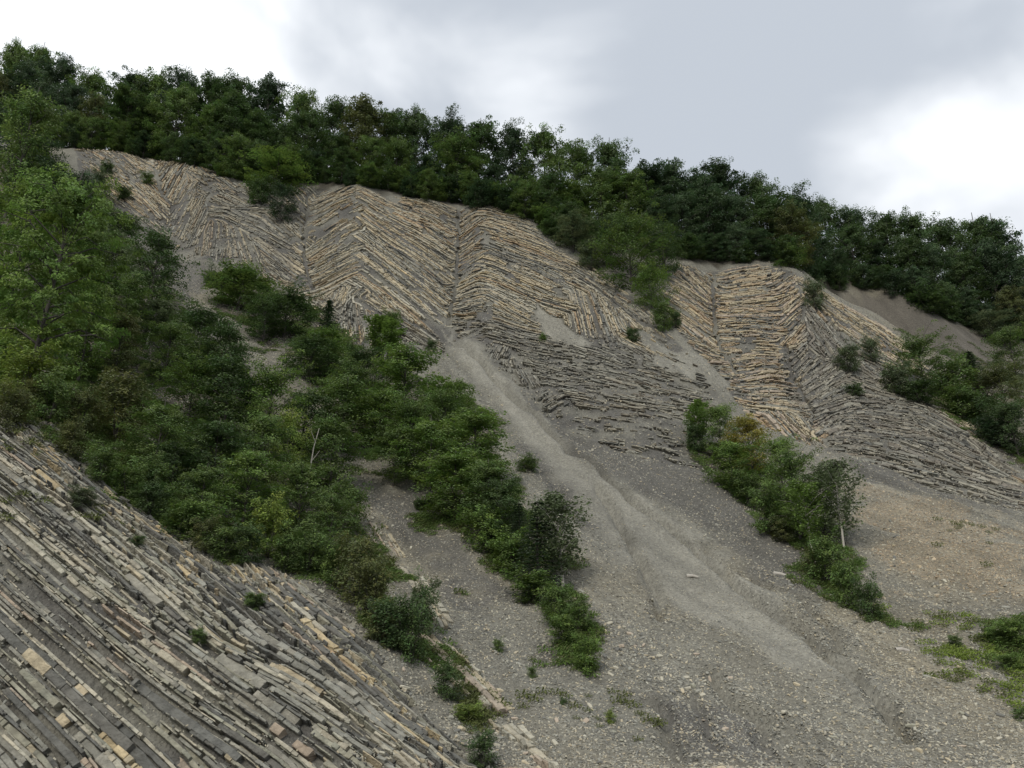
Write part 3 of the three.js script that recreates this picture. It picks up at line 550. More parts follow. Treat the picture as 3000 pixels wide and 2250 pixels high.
{
  const R = rng(404), m = new THREE.Matrix4(), q = new THREE.Quaternion(), up = new THREE.Vector3(0, 1, 0), sc = new THREE.Vector3(), col = new THREE.Color(), buckets = stoneShapes.map(() => []), big = [];
  const n = 560000, f1 = area([[1330, 1010], [1480, 1130], [1700, 1220], [2000, 1240], [2250, 1420], [2100, 1420], [1800, 1340], [1560, 1240], [1400, 1120]], 3), f2 = area([[1700, 1720], [1900, 1850], [2150, 2000], [2000, 2080], [1800, 2000]], 3), f3 = area([[2560, 1560], [2800, 1640], [3050, 1800], [3050, 1960], [2700, 1800]], 4), foot2 = (x, d) => Math.max(f1(x, d), f2(x, d), f3(x, d));
  for (let i = 0; i < n; i++) {
    const d = 29 + (118 - 29) * R() ** 1.35, x = (R() * 2 - 1) * (d * 0.74 + 2);
    if (d > rimDepth(x) - 0.5) continue;
    const inRock = inside(x, d, P.face) || inside(x, d, P.spur), near = inside(x, d, P.near);
    const dust = Z.dust(x, d);
    let dens = 0.55 + 0.9 * (fbm(x * 0.22, d * 0.22, 12, 3) - 0.4);
    if (near) dens = 0.06; else if (inRock) dens = 0.26;
    dens *= 1 - 0.3 * dust; dens += 0.5 * Z.pebble(x, d) + 0.35 * Z.orange(x, d) + 0.3 * Z.tan(x, d);
    
    if (R() > dens) continue;
    let s = 0.032 + 0.09 * R() ** 2.5 + (R() < 0.007 ? 0.22 * R() : 0) + (foot2(x, d) > 0.5 && R() < 0.03 ? 0.06 + 0.16 * R() : 0) + d * 0.0005;
    if (near) s *= 0.7; if (inRock) s = 0.06 + 0.15 * R() ** 2.5;
    if (dust > 0.5) s *= 0.62;
    const nn = norm(x, d), y = H(x, d) + fine(x, d) + s * 0.1;
    q.setFromUnitVectors(up, nn).multiply(new THREE.Quaternion().setFromEuler(new THREE.Euler((R() - 0.5) * 0.9, R() * 6.28, (R() - 0.5) * 0.9)));
    sc.set(s * (1 + R() * 0.7), s * (0.7 + R() * 0.6), s * (0.8 + R() * 0.4));
    m.compose(new THREE.Vector3(x, y, -d), q, sc);
    let c = groundColour(x, d); const t = R();
    c = mixc(c, t < 0.25 ? tones.pale : t < 0.38 ? tones.tan : t < 0.74 ? tones.slate : tones.grey, 0.45 + 0.45 * R()); if (Z.orange(x, d) > 0.5 && R() < 0.5) c = mixc(c, tones.rust, 0.6);
    c = jitter(c, R, 0.4);
    const k = Math.floor(R() * 5);
    if (s > 0.15 && !near && !inRock) big.push([m.clone(), c, k, s / d]); else buckets[k].push([m.clone(), c]);
  }
  big.sort((a, b) => b[3] - a[3]);
  const mats = [0, 1, 2, 3, 4, 5].map((i) => new THREE.MeshStandardMaterial({ roughness: 0.95, color: new THREE.Color().setRGB(...[tones.pale, tones.tan, tones.grey, tones.slate, tones.pink, tones.green][i]) }));
  big.forEach((b, i) => { if (i < 260) { const s = new THREE.Mesh(stoneShapes[b[2]], mats[Math.floor(R() * 6)]); s.name = 'stone'; s.applyMatrix4(b[0]); s.castShadow = s.receiveShadow = true; hillside.add(s); } else buckets[b[2]].push(b); });
  const heap = new THREE.Group(); addThing(heap, 'scree_stones', 'loose grey and tan stones scattered over the scree slopes', 'scree', null, 'stuff');
  buckets.forEach((b, k) => { const im = new THREE.InstancedMesh(stoneShapes[k], stoneMat, b.length); b.forEach(([mm, c], i) => { im.setMatrixAt(i, mm); im.setColorAt(i, col.setRGB(...c)); }); im.name = 'loose_stones'; im.userData.kind = 'stuff'; im.castShadow = im.receiveShadow = true; heap.add(im); });
  console.log('stones', big.length, buckets.map((b) => b.length).join());
}

// ------------------------------------------------------------------ trees
class Leaves {
  constructor() { this.p = []; this.n = []; this.c = []; this.i = []; }
  leaf(x, y, z, nx, ny, nz, size, R, tone, ratio = 0.55) {
    const n = v1.set(nx, ny, nz).normalize(), a = v2.set(R() - 0.5, R() - 0.5, R() - 0.5); a.addScaledVector(n, -a.dot(n)).normalize(); const b = v3.crossVectors(n, a), o = this.p.length / 3, l = size * (0.7 + R() * 0.6), w = l * ratio;
    this.p.push(x - a.x * l / 2, y - a.y * l / 2, z - a.z * l / 2, x + b.x * w / 2, y + b.y * w / 2, z + b.z * w / 2, x + a.x * l / 2, y + a.y * l / 2 - l * 0.12, z + a.z * l / 2, x - b.x * w / 2, y - b.y * w / 2, z - b.z * w / 2);
    for (let k = 0; k < 4; k++) { this.n.push(n.x, n.y, n.z); this.c.push(...tone); }
    this.i.push(o, o + 2, o + 1, o, o + 3, o + 2);
  }
  geo() { const g = new THREE.BufferGeometry(); g.setAttribute('position', new THREE.Float32BufferAttribute(this.p, 3)); g.setAttribute('normal', new THREE.Float32BufferAttribute(this.n, 3)); g.setAttribute('color', new THREE.Float32BufferAttribute(this.c, 3)); g.setIndex(this.i); return g; }
}
function limb(pts, r0, r1, sides = 5) {          // a tapered branch through points
  const pos = [], nor = [], idx = [], n = pts.length, T = new THREE.Vector3(), A = new THREE.Vector3(), B = new THREE.Vector3();
  for (let i = 0; i < n; i++) {
    T.subVectors(pts[Math.min(n - 1, i + 1)], pts[Math.max(0, i - 1)]).normalize(); A.set(0.31, 0.1, 0.95).addScaledVector(T, -A.dot(T)).normalize(); B.crossVectors(T, A); const r = lerp(r0, r1, i / (n - 1));
    for (let k = 0; k < sides; k++) { const a = k / sides * 6.2832, c = Math.cos(a), s = Math.sin(a); nor.push(A.x * c + B.x * s, A.y * c + B.y * s, A.z * c + B.z * s); pos.push(pts[i].x + r * (A.x * c + B.x * s), pts[i].y + r * (A.y * c + B.y * s), pts[i].z + r * (A.z * c + B.z * s)); }
  }
  for (let i = 0; i + 1 < n; i++) for (let k = 0; k < sides; k++) { const a = i * sides + k, b = i * sides + (k + 1) % sides; idx.push(a, b, a + sides, b, b + sides, a + sides); }
  const g = new THREE.BufferGeometry(); g.setAttribute('position', new THREE.Float32BufferAttribute(pos, 3)); g.setAttribute('normal', new THREE.Float32BufferAttribute(nor, 3)); g.setIndex(idx); return g;
}
const V = (x, y, z) => new THREE.Vector3(x, y, z);
// broadleaf: height h, width w, crown from low..1 of the height, sprays of leaves held in flat layers
function broadleaf(seed, { h, w, low = 0.18, limbs = 24, per = 4, leaves = 34, leaf = 0.3, spray = 1.0, flat = 0.32, rise = 0.45, stems = 1, prof = 0.6, trunk = 0.016 }) {
  const R = rng(seed), L = new Leaves(), wood = [];
  for (let s = 0; s < stems; s++) {
    const az = R() * 6.28, off = stems > 1 ? w * 0.22 * R() : 0, lx = Math.cos(az) * off * 1.5 + (R() - 0.5) * 0.06 * h, lz = Math.sin(az) * off * 1.5 + (R() - 0.5) * 0.06 * h, hh = h * (stems > 1 ? 0.7 + 0.3 * R() : 1);
    const tr = []; for (let i = 0; i <= 6; i++) { const t = i / 6; tr.push(V(lx * t + (R() - 0.5) * 0.015 * h * (i > 0), -0.06 * h + hh * 0.98 * t, lz * t + (R() - 0.5) * 0.015 * h * (i > 0))); }
    wood.push(limb(tr, h * trunk, h * 0.003, 7));
    const at = (t) => { const k = clamp(t, 0, 0.999) * 6, i = Math.floor(k); return tr[i].clone().lerp(tr[i + 1], k - i); };
    for (let b = 0; b < limbs / stems; b++) {
      const t = low + (1 - low) * ((b + R()) / (limbs / stems)) ** 0.85 * 0.98, tt = (t - low) / (1 - low), a = b * 2.4 + R() * 1.1 + s * 2;
      const rad = w / 2 * (Math.sin(Math.PI * clamp(tt * 0.8 + 0.16, 0, 1)) ** prof) * (0.72 + 0.46 * R()) / (stems > 1 ? 1.4 : 1);
      const p0 = at(t * 0.92), up = rise * (0.5 + R() * 0.8) * (0.5 + tt * 0.9) * (tt > 0.8 ? 0.55 : 1), p2 = p0.clone().add(V(Math.cos(a) * rad, rad * up, Math.sin(a) * rad)), p1 = p0.clone().lerp(p2, 0.5).add(V(0, rad * 0.12, 0));
      wood.push(limb([p0, p1, p2], h * 0.0055 * (1.2 - tt * 0.7), h * 0.0012, 4));
      for (let q = 0; q < per; q++) {
        const f0 = tt > 0.78 ? 0.02 : 0.35, f = f0 + (1 - f0) * ((q + 0.6) / per), c = p0.clone().lerp(p2, f).add(V((R() - 0.5) * rad * 0.55, (R() - 0.4) * rad * 0.25, (R() - 0.5) * rad * 0.55)), sr = spray * (0.6 + 0.7 * R());
        const vary = 0.75 + 0.5 * R(), warm = (R() - 0.5) * 0.24;
        const ox = Math.cos(a) * 0.35 + (R() - 0.5) * 0.4, oz = Math.sin(a) * 0.35 + (R() - 0.5) * 0.4;
        for (let e = 0; e < leaves; e++) {
          const u = R() * 6.28, r = Math.sqrt(R()) * sr, yy = (R() - 0.5) * sr * flat * 2 - r * r / sr * 0.18, g = vary * (0.85 + 0.3 * R());
          L.leaf(c.x + Math.cos(u) * r, c.y + yy, c.z + Math.sin(u) * r, ox + (R() - 0.5) * 1.1, 0.9 + (R() - 0.5) * 0.7, oz + (R() - 0.5) * 1.1, leaf, R, [g * (1 + warm), g, g * (1 - warm * 0.5)]);
        }
      }
    }
  }
  return { wood: mergeGeometries(wood), crown: L.geo(), h, w };
}
// birch: slender pale trunk, thin hanging foliage
function birchTree(seed, { h, w, leaf = 0.24, limbs = 34, leaves = 120 }) {
  const R = rng(seed), L = new Leaves(), wood = [], tr = [], lx = (R() - 0.5) * 0.12 * h, lz = (R() - 0.5) * 0.1 * h;
  for (let i = 0; i <= 7; i++) { const t = i / 7; tr.push(V(lx * t * t + (R() - 0.5) * 0.01 * h, -0.05 * h + h * t, lz * t * t)); }
  const trunk = limb(tr, h * 0.012, h * 0.002, 7), at = (t) => { const k = clamp(t, 0, 0.999) * 7, i = Math.floor(k); return tr[i].clone().lerp(tr[i + 1], k - i); };
  for (let b = 0; b < limbs; b++) {
    const t = 0.3 + 0.69 * (b / limbs), tt = (t - 0.3) / 0.7, a = b * 2.4 + R(), rad = w / 2 * Math.sin(Math.PI * clamp(tt * 0.8 + 0.18, 0, 1)) ** 0.8 * (0.6 + 0.6 * R()), p0 = at(t), p2 = p0.clone().add(V(Math.cos(a) * rad, rad * (0.7 + 0.5 * R()), Math.sin(a) * rad));
    wood.push(limb([p0, p0.clone().lerp(p2, 0.5).add(V(0, rad * 0.15, 0)), p2], h * 0.004, h * 0.001, 4));
    const vary = 0.8 + 0.4 * R();
    for (let e = 0; e < leaves; e++) { const f = 0.25 + 0.8 * R(), c = p0.clone().lerp(p2, f), sp = w * 0.16, drop = R() ** 1.5 * h * 0.1, g = vary * (0.8 + 0.4 * R()); L.leaf(c.x + (R() - 0.5) * sp, c.y - drop + (R() - 0.5) * sp * 0.5, c.z + (R() - 0.5) * sp, R() - 0.5, R() * 0.8 + 0.1, R() - 0.5, leaf, R, [g, g, g], 0.6); }
  }
  return { wood: mergeGeometries([trunk, ...wood]), crown: L.geo(), h, w, pale: true };
}
// spruce: whorls of drooping boughs
function spruceTree(seed, { h, w }) {
  const R = rng(seed), L = new Leaves(), wood = [limb([V(0, -0.05 * h, 0), V(0.01 * h, h * 0.5, 0), V(0, h, 0)], h * 0.014, h * 0.002, 6)];
  for (let k = 0; k < 22; k++) {
    const t = 0.06 + 0.92 * (k / 22), y = h * t, rad = w / 2 * (1 - t) ** 0.85 + 0.05 * w, nb = 8;
    for (let b = 0; b < nb; b++) {
      const a = b / nb * 6.28 + k * 0.7 + R() * 0.4, len = rad * (0.75 + 0.4 * R());
      wood.push(limb([V(0, y, 0), V(Math.cos(a) * len, y - len * 0.25, Math.sin(a) * len)], h * 0.003, h * 0.001, 3));
      for (let e = 0; e < 26; e++) { const f = 0.15 + 0.88 * R(), sp = len * 0.3 * (1.1 - f * 0.6), g = 0.75 + 0.5 * R(); L.leaf(Math.cos(a) * len * f + (R() - 0.5) * sp, y - len * f * 0.25 - R() * 0.12 * len, Math.sin(a) * len * f + (R() - 0.5) * sp, (R() - 0.5), 0.7, (R() - 0.5), 0.2 * h / 7, R, [g, g, g], 0.3); }
    }
  }
  return { wood: mergeGeometries(wood), crown: L.geo(), h, w };
}
const kinds = {
  forest: [[1, { h: 15, w: 10 }], [2, { h: 16, w: 9, low: 0.12 }], [3, { h: 14, w: 11, rise: 0.3 }], [4, { h: 17, w: 8.5, prof: 0.45 }], [5, { h: 15, w: 9.5, rise: 0.7, flat: 0.5 }]].map(([s, o]) => broadleaf(s * 101, { low: 0.06, limbs: 58, per: 6, leaves: 56, leaf: 0.34, spray: 0.92, flat: 0.34, prof: 0.62, ...o })),
  tree: [[1, {}], [2, { w: 6, rise: 0.7 }], [3, { w: 4.4, prof: 0.45 }], [4, { w: 5.6, flat: 0.6, rise: 0.8 }]].map(([s, o]) => broadleaf(s * 131, { h: 8, w: 5.2, low: 0.1, limbs: 40, per: 5, leaves: 46, leaf: 0.2, spray: 0.62, ...o })),
  bright: [[1, {}], [2, { w: 9 }]].map(([s, o]) => broadleaf(s * 151, { h: 12, w: 8, low: 0.06, limbs: 54, per: 6, leaves: 80, leaf: 0.24, spray: 0.6, flat: 0.26, rise: 0.3, prof: 0.42, ...o })),
  bush: [[1, {}], [2, { w: 3.6 }], [3, { w: 2.6 }]].map(([s, o]) => broadleaf(s * 171, { h: 3, w: 3.1, low: 0.02, limbs: 30, per: 5, leaves: 34, leaf: 0.15, spray: 0.34, flat: 0.7, rise: 1.0, stems: 5, prof: 0.35, trunk: 0.01, ...o })),
  birch: [[1, {}], [2, { w: 3 }], [3, { w: 4 }]].map(([s, o]) => birchTree(s * 191, { h: 9, w: 3.4, ...o })),
  spruce: [[1, {}], [2, { w: 3.4 }]].map(([s, o]) => spruceTree(s * 211, { h: 7, w: 2.8, ...o })),
};
const leafMat = (r, g, b) => new THREE.MeshPhysicalMaterial({ color: new THREE.Color().setRGB(r, g, b), vertexColors: true, roughness: 0.9, transmission: 0.42, thickness: 0, side: THREE.DoubleSide, specularIntensity: 0.3 });
const leafTone = {
  dark: leafMat(0.076, 0.130, 0.038), deep: leafMat(0.050, 0.090, 0.036), mid: leafMat(0.120, 0.190, 0.046), blue: leafMat(0.072, 0.124, 0.050),
  fresh: leafMat(0.146, 0.232, 0.048), lime: leafMat(0.200, 0.270, 0.050), olive: leafMat(0.118, 0.140, 0.044), yellow: leafMat(0.27, 0.25, 0.045), grey: leafMat(0.125, 0.165, 0.078), orange: leafMat(0.17, 0.12, 0.035),
};
const toneWord = { dark: 'dark green', deep: 'very dark green', mid: 'mid green', blue: 'bluish green', fresh: 'fresh green', lime: 'bright lime green', olive: 'olive green', yellow: 'yellowing', grey: 'greyish green', orange: 'rusty' };
const barkMat = new THREE.MeshStandardMaterial({ color: new THREE.Color().setRGB(0.055, 0.05, 0.043), roughness: 0.95 });
const paleBark = new THREE.MeshStandardMaterial({ color: new THREE.Color().setRGB(0.36, 0.34, 0.30), roughness: 0.9 });
const TR = rng(909);
function plant(kind, v, tone, pos, h, w, label, category, group, name) {
  const set = kinds[kind], k = set[v % set.length], g = new THREE.Group();
  const t = new THREE.Mesh(k.wood, k.pale ? paleBark : barkMat), c = new THREE.Mesh(k.crown, leafTone[tone]); t.name = 'trunk'; c.name = 'crown'; g.add(t, c);
  const sy = h / k.h, sx = w ? w / k.w : sy; g.scale.set(sx, sy, sx); g.rotation.y = TR() * 6.28; g.position.copy(pos);
  addThing(g, name ?? (kind === 'bush' ? 'bush' : kind === 'birch' ? 'birch_tree' : kind === 'spruce' ? 'spruce_tree' : 'broadleaf_tree'), label, category, group); shade(g); return g;
}
const ones = ['', 'first', 'second', 'third', 'fourth', 'fifth', 'sixth', 'seventh', 'eighth', 'ninth', 'tenth', 'eleventh', 'twelfth', 'thirteenth', 'fourteenth', 'fifteenth', 'sixteenth', 'seventeenth', 'eighteenth', 'nineteenth'], tens = ['', '', 'twenty', 'thirty', 'forty', 'fifty', 'sixty'], tenth = ['', '', 'twentieth', 'thirtieth', 'fortieth', 'fiftieth', 'sixtieth'];
const ordinal = (n) => (n < 20 ? ones[n] : n % 10 ? `${tens[Math.floor(n / 10)]}-${ones[n % 10]}` : tenth[n / 10]);

// forest along the rim: three rows whose tops follow the skyline
{
  const sky = [[-100, 90], [0, 112], [60, 105], [130, 140], [200, 165], [260, 195], [350, 190], [420, 195], [540, 175], [640, 205], [700, 195], [830, 215], [880, 250], [960, 268], [1060, 272], [1130, 300], [1200, 295], [1300, 322], [1380, 320], [1440, 325], [1510, 360], [1630, 352], [1700, 392], [1780, 388], [1850, 410], [1900, 445], [2000, 450], [2060, 468], [2160, 455], [2250, 492], [2330, 522], [2400, 545], [2500, 592], [2600, 602], [2700, 602], [2800, 612], [2880, 632], [2960, 612], [3100, 600]];
  const rim = [[-100, 370], [0, 385], [130, 415], [330, 432], [540, 470], [700, 520], [850, 530], [1060, 542], [1260, 578], [1400, 598], [1560, 640], [1650, 700], [1750, 725], [1950, 748], [2130, 770], [2250, 758], [2350, 792], [2480, 835], [2620, 860], [2760, 930], [2900, 970], [3100, 1020]];
  const ip = (l, x) => { for (let i = 0; i + 1 < l.length; i++) if (x <= l[i + 1][0]) return lerp(l[i][1], l[i + 1][1], (x - l[i][0]) / (l[i + 1][0] - l[i][0])); return l[l.length - 1][1]; };
  const rows = [['front row of the rim forest', 1.0, 0.40, 74], ['middle row of the rim forest', 6, 0.72, 84], ['skyline row of the rim forest', 12.5, 1.0, 90]];
  rows.forEach(([word, back, frac, gap], row) => {
    let n = 0;
    for (let px = -70 + row * 25; px < 3080; px += gap * (0.75 + 0.5 * TR())) {
      const py = ip(rim, px) + 17, p = hit(px, py), d = p[1] + back + (TR() - 0.3) * 1.6, x = p[0] * d / p[1];
      const top = lerp(py, ip(sky, px), clamp(frac * (row === 2 ? 0.97 + 0.1 * TR() : 0.68 + 0.5 * TR()), 0, 1.06)), y0 = H(x, d) - 0.2;
      const h = clamp(EYE + sight(px, top)[1] * d - y0, 3.5, 31), w = clamp(h * (0.42 + 0.22 * TR()), 4.2, 9.5);
      const r = TR(), right = px > 1900;
      const tone = r < 0.34 ? 'dark' : r < 0.58 ? 'deep' : r < (right ? 0.97 : 0.8) ? (right ? 'blue' : 'mid') : r < 0.96 ? 'mid' : 'olive';
      n++;
      const pointed = row === 2 && px < 1000 && TR() < 0.08;
      plant(pointed ? 'spruce' : 'forest', Math.floor(TR() * 5), tone, V(x, y0, -d), h, pointed ? h * 0.36 : w, `${toneWord[tone]} tree, ${ordinal(n)} from the left in ${word}`, 'tree', word);
    }
    console.log('row', row, n);
  });
  let n = 0;
  for (let px = -60; px < 3060; px += 62 * (0.7 + 0.6 * TR())) {
    const p = hit(px, ip(rim, px) + 14), d = p[1] + 0.4 + TR() * 1.4, x = p[0] * d / p[1], tone = TR() < 0.5 ? 'dark' : TR() < 0.5 ? 'mid' : 'deep', h = 2.4 + 3 * TR();
    plant('bush', n, tone, V(x, H(x, d) - 0.2, -d), h, h * (1 + 0.5 * TR()), `${toneWord[tone]} bush, ${ordinal(++n)} from the left along the cliff rim`, 'bush', 'bushes along the cliff rim');
  }
}
// trees and bushes on the slopes: foot (photo pixel), top row, crown width in photo pixels
function stand(word, list) {
  list.sort((a, b) => a[1] - b[1]);
  list.forEach(([kind, px, py, top, wpx, tone0, label], i) => {
    const roll = TR(), tone = label ? tone0 : tone0 === 'dark' && roll < 0.4 ? 'mid' : tone0 === 'mid' && roll < 0.3 ? 'fresh' : tone0;
    const p = hit(px, py), d = p[1], [, r] = sight(px, top), h = Math.max(0.6, EYE + r * d - p[2]), dy = (1125 - py) / F, w = wpx / F * d / (CP - dy * SP) * 0.95;
    const cat = kind === 'bush' ? 'bush' : 'tree', sort = kind === 'birch' ? 'birch' : kind === 'spruce' ? 'spruce' : kind === 'bush' ? 'bush' : 'tree';
    plant(kind, Math.floor(TR() * 5), tone, V(p[0], p[2] - 0.1, -d), h, w, label ?? `${toneWord[tone]} ${sort}, ${ordinal(i + 1)} from left ${word}`, cat, label ? undefined : word);
  });
}
stand('on the wooded slope above the outcrop', [
  ['bright', 70, 1150, 440, 400, 'fresh', 'big fresh green leafy tree at the left picture edge'], ['tree', 15, 640, 225, 190, 'mid', 'tall green tree at the left edge beneath the forest'], ['tree', 225, 1120, 800, 170, 'fresh'], ['bush', 60, 1170, 1000, 210, 'lime', 'bright lime bush at the left edge above the outcrop'], ['bush', 15, 1250, 1130, 150, 'olive', 'olive bush at the left edge on top of the outcrop'],
  ['birch', 280, 960, 655, 150, 'grey'], ['tree', 435, 930, 650, 190, 'dark'], ['tree', 330, 1120, 885, 120, 'olive'], ['birch', 430, 1010, 870, 120, 'grey'], ['tree', 575, 1080, 880, 210, 'dark'], ['tree', 180, 760, 470, 150, 'deep'], ['tree', 120, 640, 440, 160, 'deep'], ['tree', 260, 800, 560, 130, 'mid'],
  ['tree', 160, 900, 620, 170, 'mid'], ['bright', 190, 1080, 600, 260, 'mid'], ['tree', 20, 900, 480, 260, 'fresh'], ['tree', 90, 540, 385, 150, 'deep'], ['tree', 230, 700, 540, 150, 'dark'], ['tree', 330, 790, 600, 140, 'dark'], ['tree', 30, 500, 300, 160, 'deep'], ['birch', 385, 440, 225, 120, 'dark', 'pale-trunked tree standing at the cliff rim on the upper left'], ['tree', 270, 620, 490, 90, 'dark'], ['tree', 480, 1120, 930, 170, 'mid'], ['bush', 335, 1290, 1085, 220, 'olive'], ['tree', 450, 1400, 1140, 210, 'dark'], ['tree', 545, 1250, 1030, 200, 'mid'], ['tree', 655, 1300, 1010, 230, 'dark'], ['tree', 770, 1350, 1040, 230, 'mid'], ['tree', 825, 1470, 1175, 130, 'lime', 'narrow bright lime tree in the middle of the wooded slope'],
  ['tree', 610, 1480, 1200, 230, 'dark'], ['tree', 705, 1560, 1290, 230, 'mid'], ['tree', 505, 1440, 1280, 190, 'dark'], ['tree', 870, 1580, 1330, 210, 'dark'], ['tree', 970, 1450, 1190, 210, 'mid'], ['tree', 1000, 1330, 1080, 200, 'dark'], ['bush', 785, 1630, 1450, 190, 'lime'], ['tree', 960, 1640, 1430, 200, 'mid'], ['bush', 655, 1640, 1530, 190, 'mid'],
  ['bush', 900, 1680, 1530, 200, 'mid'], ['bush', 1035, 1770, 1560, 190, 'olive'], ['bush', 1090, 1830, 1620, 200, 'olive'], ['bush', 1140, 1900, 1720, 170, 'dark'], ['bush', 1200, 1940, 1740, 150, 'dark'], ['bush', 1245, 1860, 1690, 130, 'grey'], ['tree', 570, 1560, 1330, 180, 'mid'], ['tree', 880, 1330, 1110, 200, 'dark'],
  ['bush', 140, 1240, 1090, 190, 'mid'], ['bush', 200, 1340, 1230, 120, 'olive'], ['bush', 290, 1410, 1290, 140, 'mid'], ['bush', 370, 1450, 1340, 130, 'mid'], ['bush', 440, 1510, 1400, 140, 'dark'], ['bush', 520, 1570, 1470, 140, 'mid'], ['bush', 600, 1620, 1510, 150, 'olive'], ['bush', 720, 1650, 1530, 150, 'dark'], ['bush', 840, 1670, 1550, 140, 'mid'], ['bush', 1110, 1890, 1780, 120, 'olive'], ['bush', 90, 1215, 1110, 140, 'olive'], ['bush', 230, 1270, 1130, 180, 'olive'], ['tree', 650, 1150, 930, 180, 'dark'], ['bush', 440, 1450, 1330, 170, 'mid'], ['bush', 560, 1580, 1450, 180, 'mid'], ['tree', 350, 1000, 780, 140, 'dark'], ['tree', 740, 1480, 1180, 200, 'dark'], ['bush', 980, 1720, 1560, 170, 'mid'], ['bush', 1010, 1560, 1400, 180, 'mid'],
]);
stand('in the belt between the gullies', [
  ['tree', 700, 910, 770, 190, 'mid'], ['bush', 640, 850, 780, 110, 'grey'], ['tree', 830, 990, 840, 200, 'dark'], ['spruce', 955, 1000, 872, 90, 'deep', 'dark spruce beside the left foot of the folded cliff'], ['tree', 770, 1000, 860, 160, 'dark'], ['tree', 960, 1090, 950, 150, 'fresh'], ['tree', 1180, 1260, 990, 250, 'mid'], ['birch', 1130, 1060, 925, 140, 'fresh'], ['tree', 1050, 1180, 1000, 180, 'dark'], ['tree', 900, 1120, 960, 190, 'dark'],
  ['tree', 1100, 1320, 1120, 190, 'mid'], ['tree', 1330, 1250, 1090, 150, 'mid'], ['tree', 1390, 1420, 1170, 220, 'fresh'], ['tree', 1260, 1440, 1190, 220, 'fresh'], ['tree', 1300, 1330, 1130, 180, 'mid'], ['tree', 1430, 1560, 1320, 200, 'mid'], ['tree', 1330, 1520, 1290, 220, 'fresh'], ['tree', 1470, 1600, 1380, 180, 'dark'], ['spruce', 1580, 1740, 1450, 200, 'deep', 'dark spruce beside a birch low in the middle tree belt'], ['birch', 1650, 1740, 1420, 180, 'grey', 'light birch standing out over scree low in the middle belt'],
  ['bush', 1430, 1620, 1480, 200, 'fresh'], ['bush', 1500, 1680, 1540, 180, 'mid'], ['bush', 1690, 1860, 1740, 130, 'mid'], ['bush', 1715, 1965, 1850, 120, 'fresh'], ['bush', 1560, 1760, 1650, 170, 'mid'], ['bush', 1630, 1830, 1700, 150, 'dark'], ['bush', 1650, 1880, 1790, 130, 'fresh'], ['bush', 1290, 1200, 1110, 110, 'dark'], ['bush', 1150, 980, 910, 80, 'dark'], ['bush', 1262, 1030, 990, 45, 'dark', 'small dark bush on the ledge left of the gully'],
  ['tree', 1150, 1420, 1230, 170, 'dark'], ['tree', 1020, 1240, 1050, 180, 'dark'], ['spruce', 1520, 1640, 1460, 130, 'deep'], ['tree', 1200, 1370, 1150, 180, 'dark'],
]);
stand('in the clump below the spur', [
  ['birch', 2045, 1300, 1165, 90, 'mid'], ['tree', 2115, 1340, 1170, 130, 'fresh'], ['tree', 2210, 1400, 1190, 150, 'yellow', 'yellowing tree in the clump below the spur'], ['tree', 2150, 1450, 1270, 150, 'fresh'], ['tree', 2300, 1480, 1260, 150, 'mid'], ['tree', 2345, 1590, 1290, 180, 'mid'], ['birch', 2475, 1620, 1335, 160, 'grey'], ['birch', 2380, 1620, 1400, 160, 'mid'], ['bush', 2260, 1570, 1420, 150, 'mid'], ['bush', 2435, 1720, 1560, 160, 'mid'], ['bush', 2500, 1790, 1630, 130, 'mid'], ['bush', 2550, 1815, 1690, 110, 'dark'], ['bush', 2400, 1690, 1600, 130, 'olive'], ['bush', 2300, 1590, 1510, 130, 'olive'], ['bush', 2040, 1320, 1240, 100, 'dark'], ['tree', 2420, 1570, 1360, 150, 'mid'], ['bush', 2190, 1480, 1380, 130, 'dark'],
]);
stand('beside the dark ravine', [
  ['tree', 2715, 1165, 965, 170, 'mid', 'single round green tree on the ridge before the dark ravine'], ['spruce', 2870, 1180, 1020, 110, 'deep', 'small dark spruce before the ravine near the right edge'], ['bush', 2800, 1180, 1050, 170, 'mid'], ['tree', 2955, 1230, 1060, 170, 'olive'], ['bush', 2880, 1250, 1150, 170, 'dark'], ['tree', 2985, 1340, 1160, 150, 'dark'], ['bush', 2640, 1160, 1060, 120, 'grey'], ['bush', 2830, 1230, 1120, 150, 'dark'], ['bush', 2930, 1310, 1200, 150, 'deep'], ['bush', 2690, 1180, 1110, 150, 'dark'],
  ['tree', 2915, 1010, 900, 120, 'grey', 'pale green young tree on the far side of the ravine'], ['bush', 2390, 905, 810, 95, 'grey', 'greyish bush high on the spur crest'], ['bush', 2490, 1090, 1010, 110, 'grey'], ['bush', 2555, 1060, 980, 80, 'grey'], ['bush', 2510, 1160, 1120, 70, 'dark'], ['bush', 2460, 850, 790, 70, 'dark'], ['tree', 2980, 1100, 950, 130, 'dark'],
]);
stand('on the folded cliff', [
  ['tree', 800, 565, 430, 190, 'mid'], ['tree', 820, 655, 530, 100, 'deep', 'dark pointed tree hanging low on the upper cliff'], ['bush', 760, 600, 520, 110, 'dark'], ['tree', 1680, 740, 620, 130, 'grey'], ['tree', 1850, 860, 620, 210, 'mid'], ['tree', 1910, 910, 770, 130, 'mid'], ['bush', 1940, 970, 880, 90, 'dark'], ['tree', 1790, 790, 640, 150, 'dark'], ['bush', 1730, 790, 710, 120, 'grey'], ['bush', 1980, 960, 900, 60, 'dark'], ['bush', 310, 510, 470, 60, 'dark'], ['bush', 360, 585, 550, 70, 'dark'], ['bush', 430, 540, 505, 50, 'mid'], ['bush', 1850, 1000, 955, 60, 'dark'], ['bush', 1590, 1000, 975, 30, 'mid'], ['tree', 1950, 820, 660, 130, 'dark'], ['bush', 1620, 700, 640, 100, 'dark'],
]);
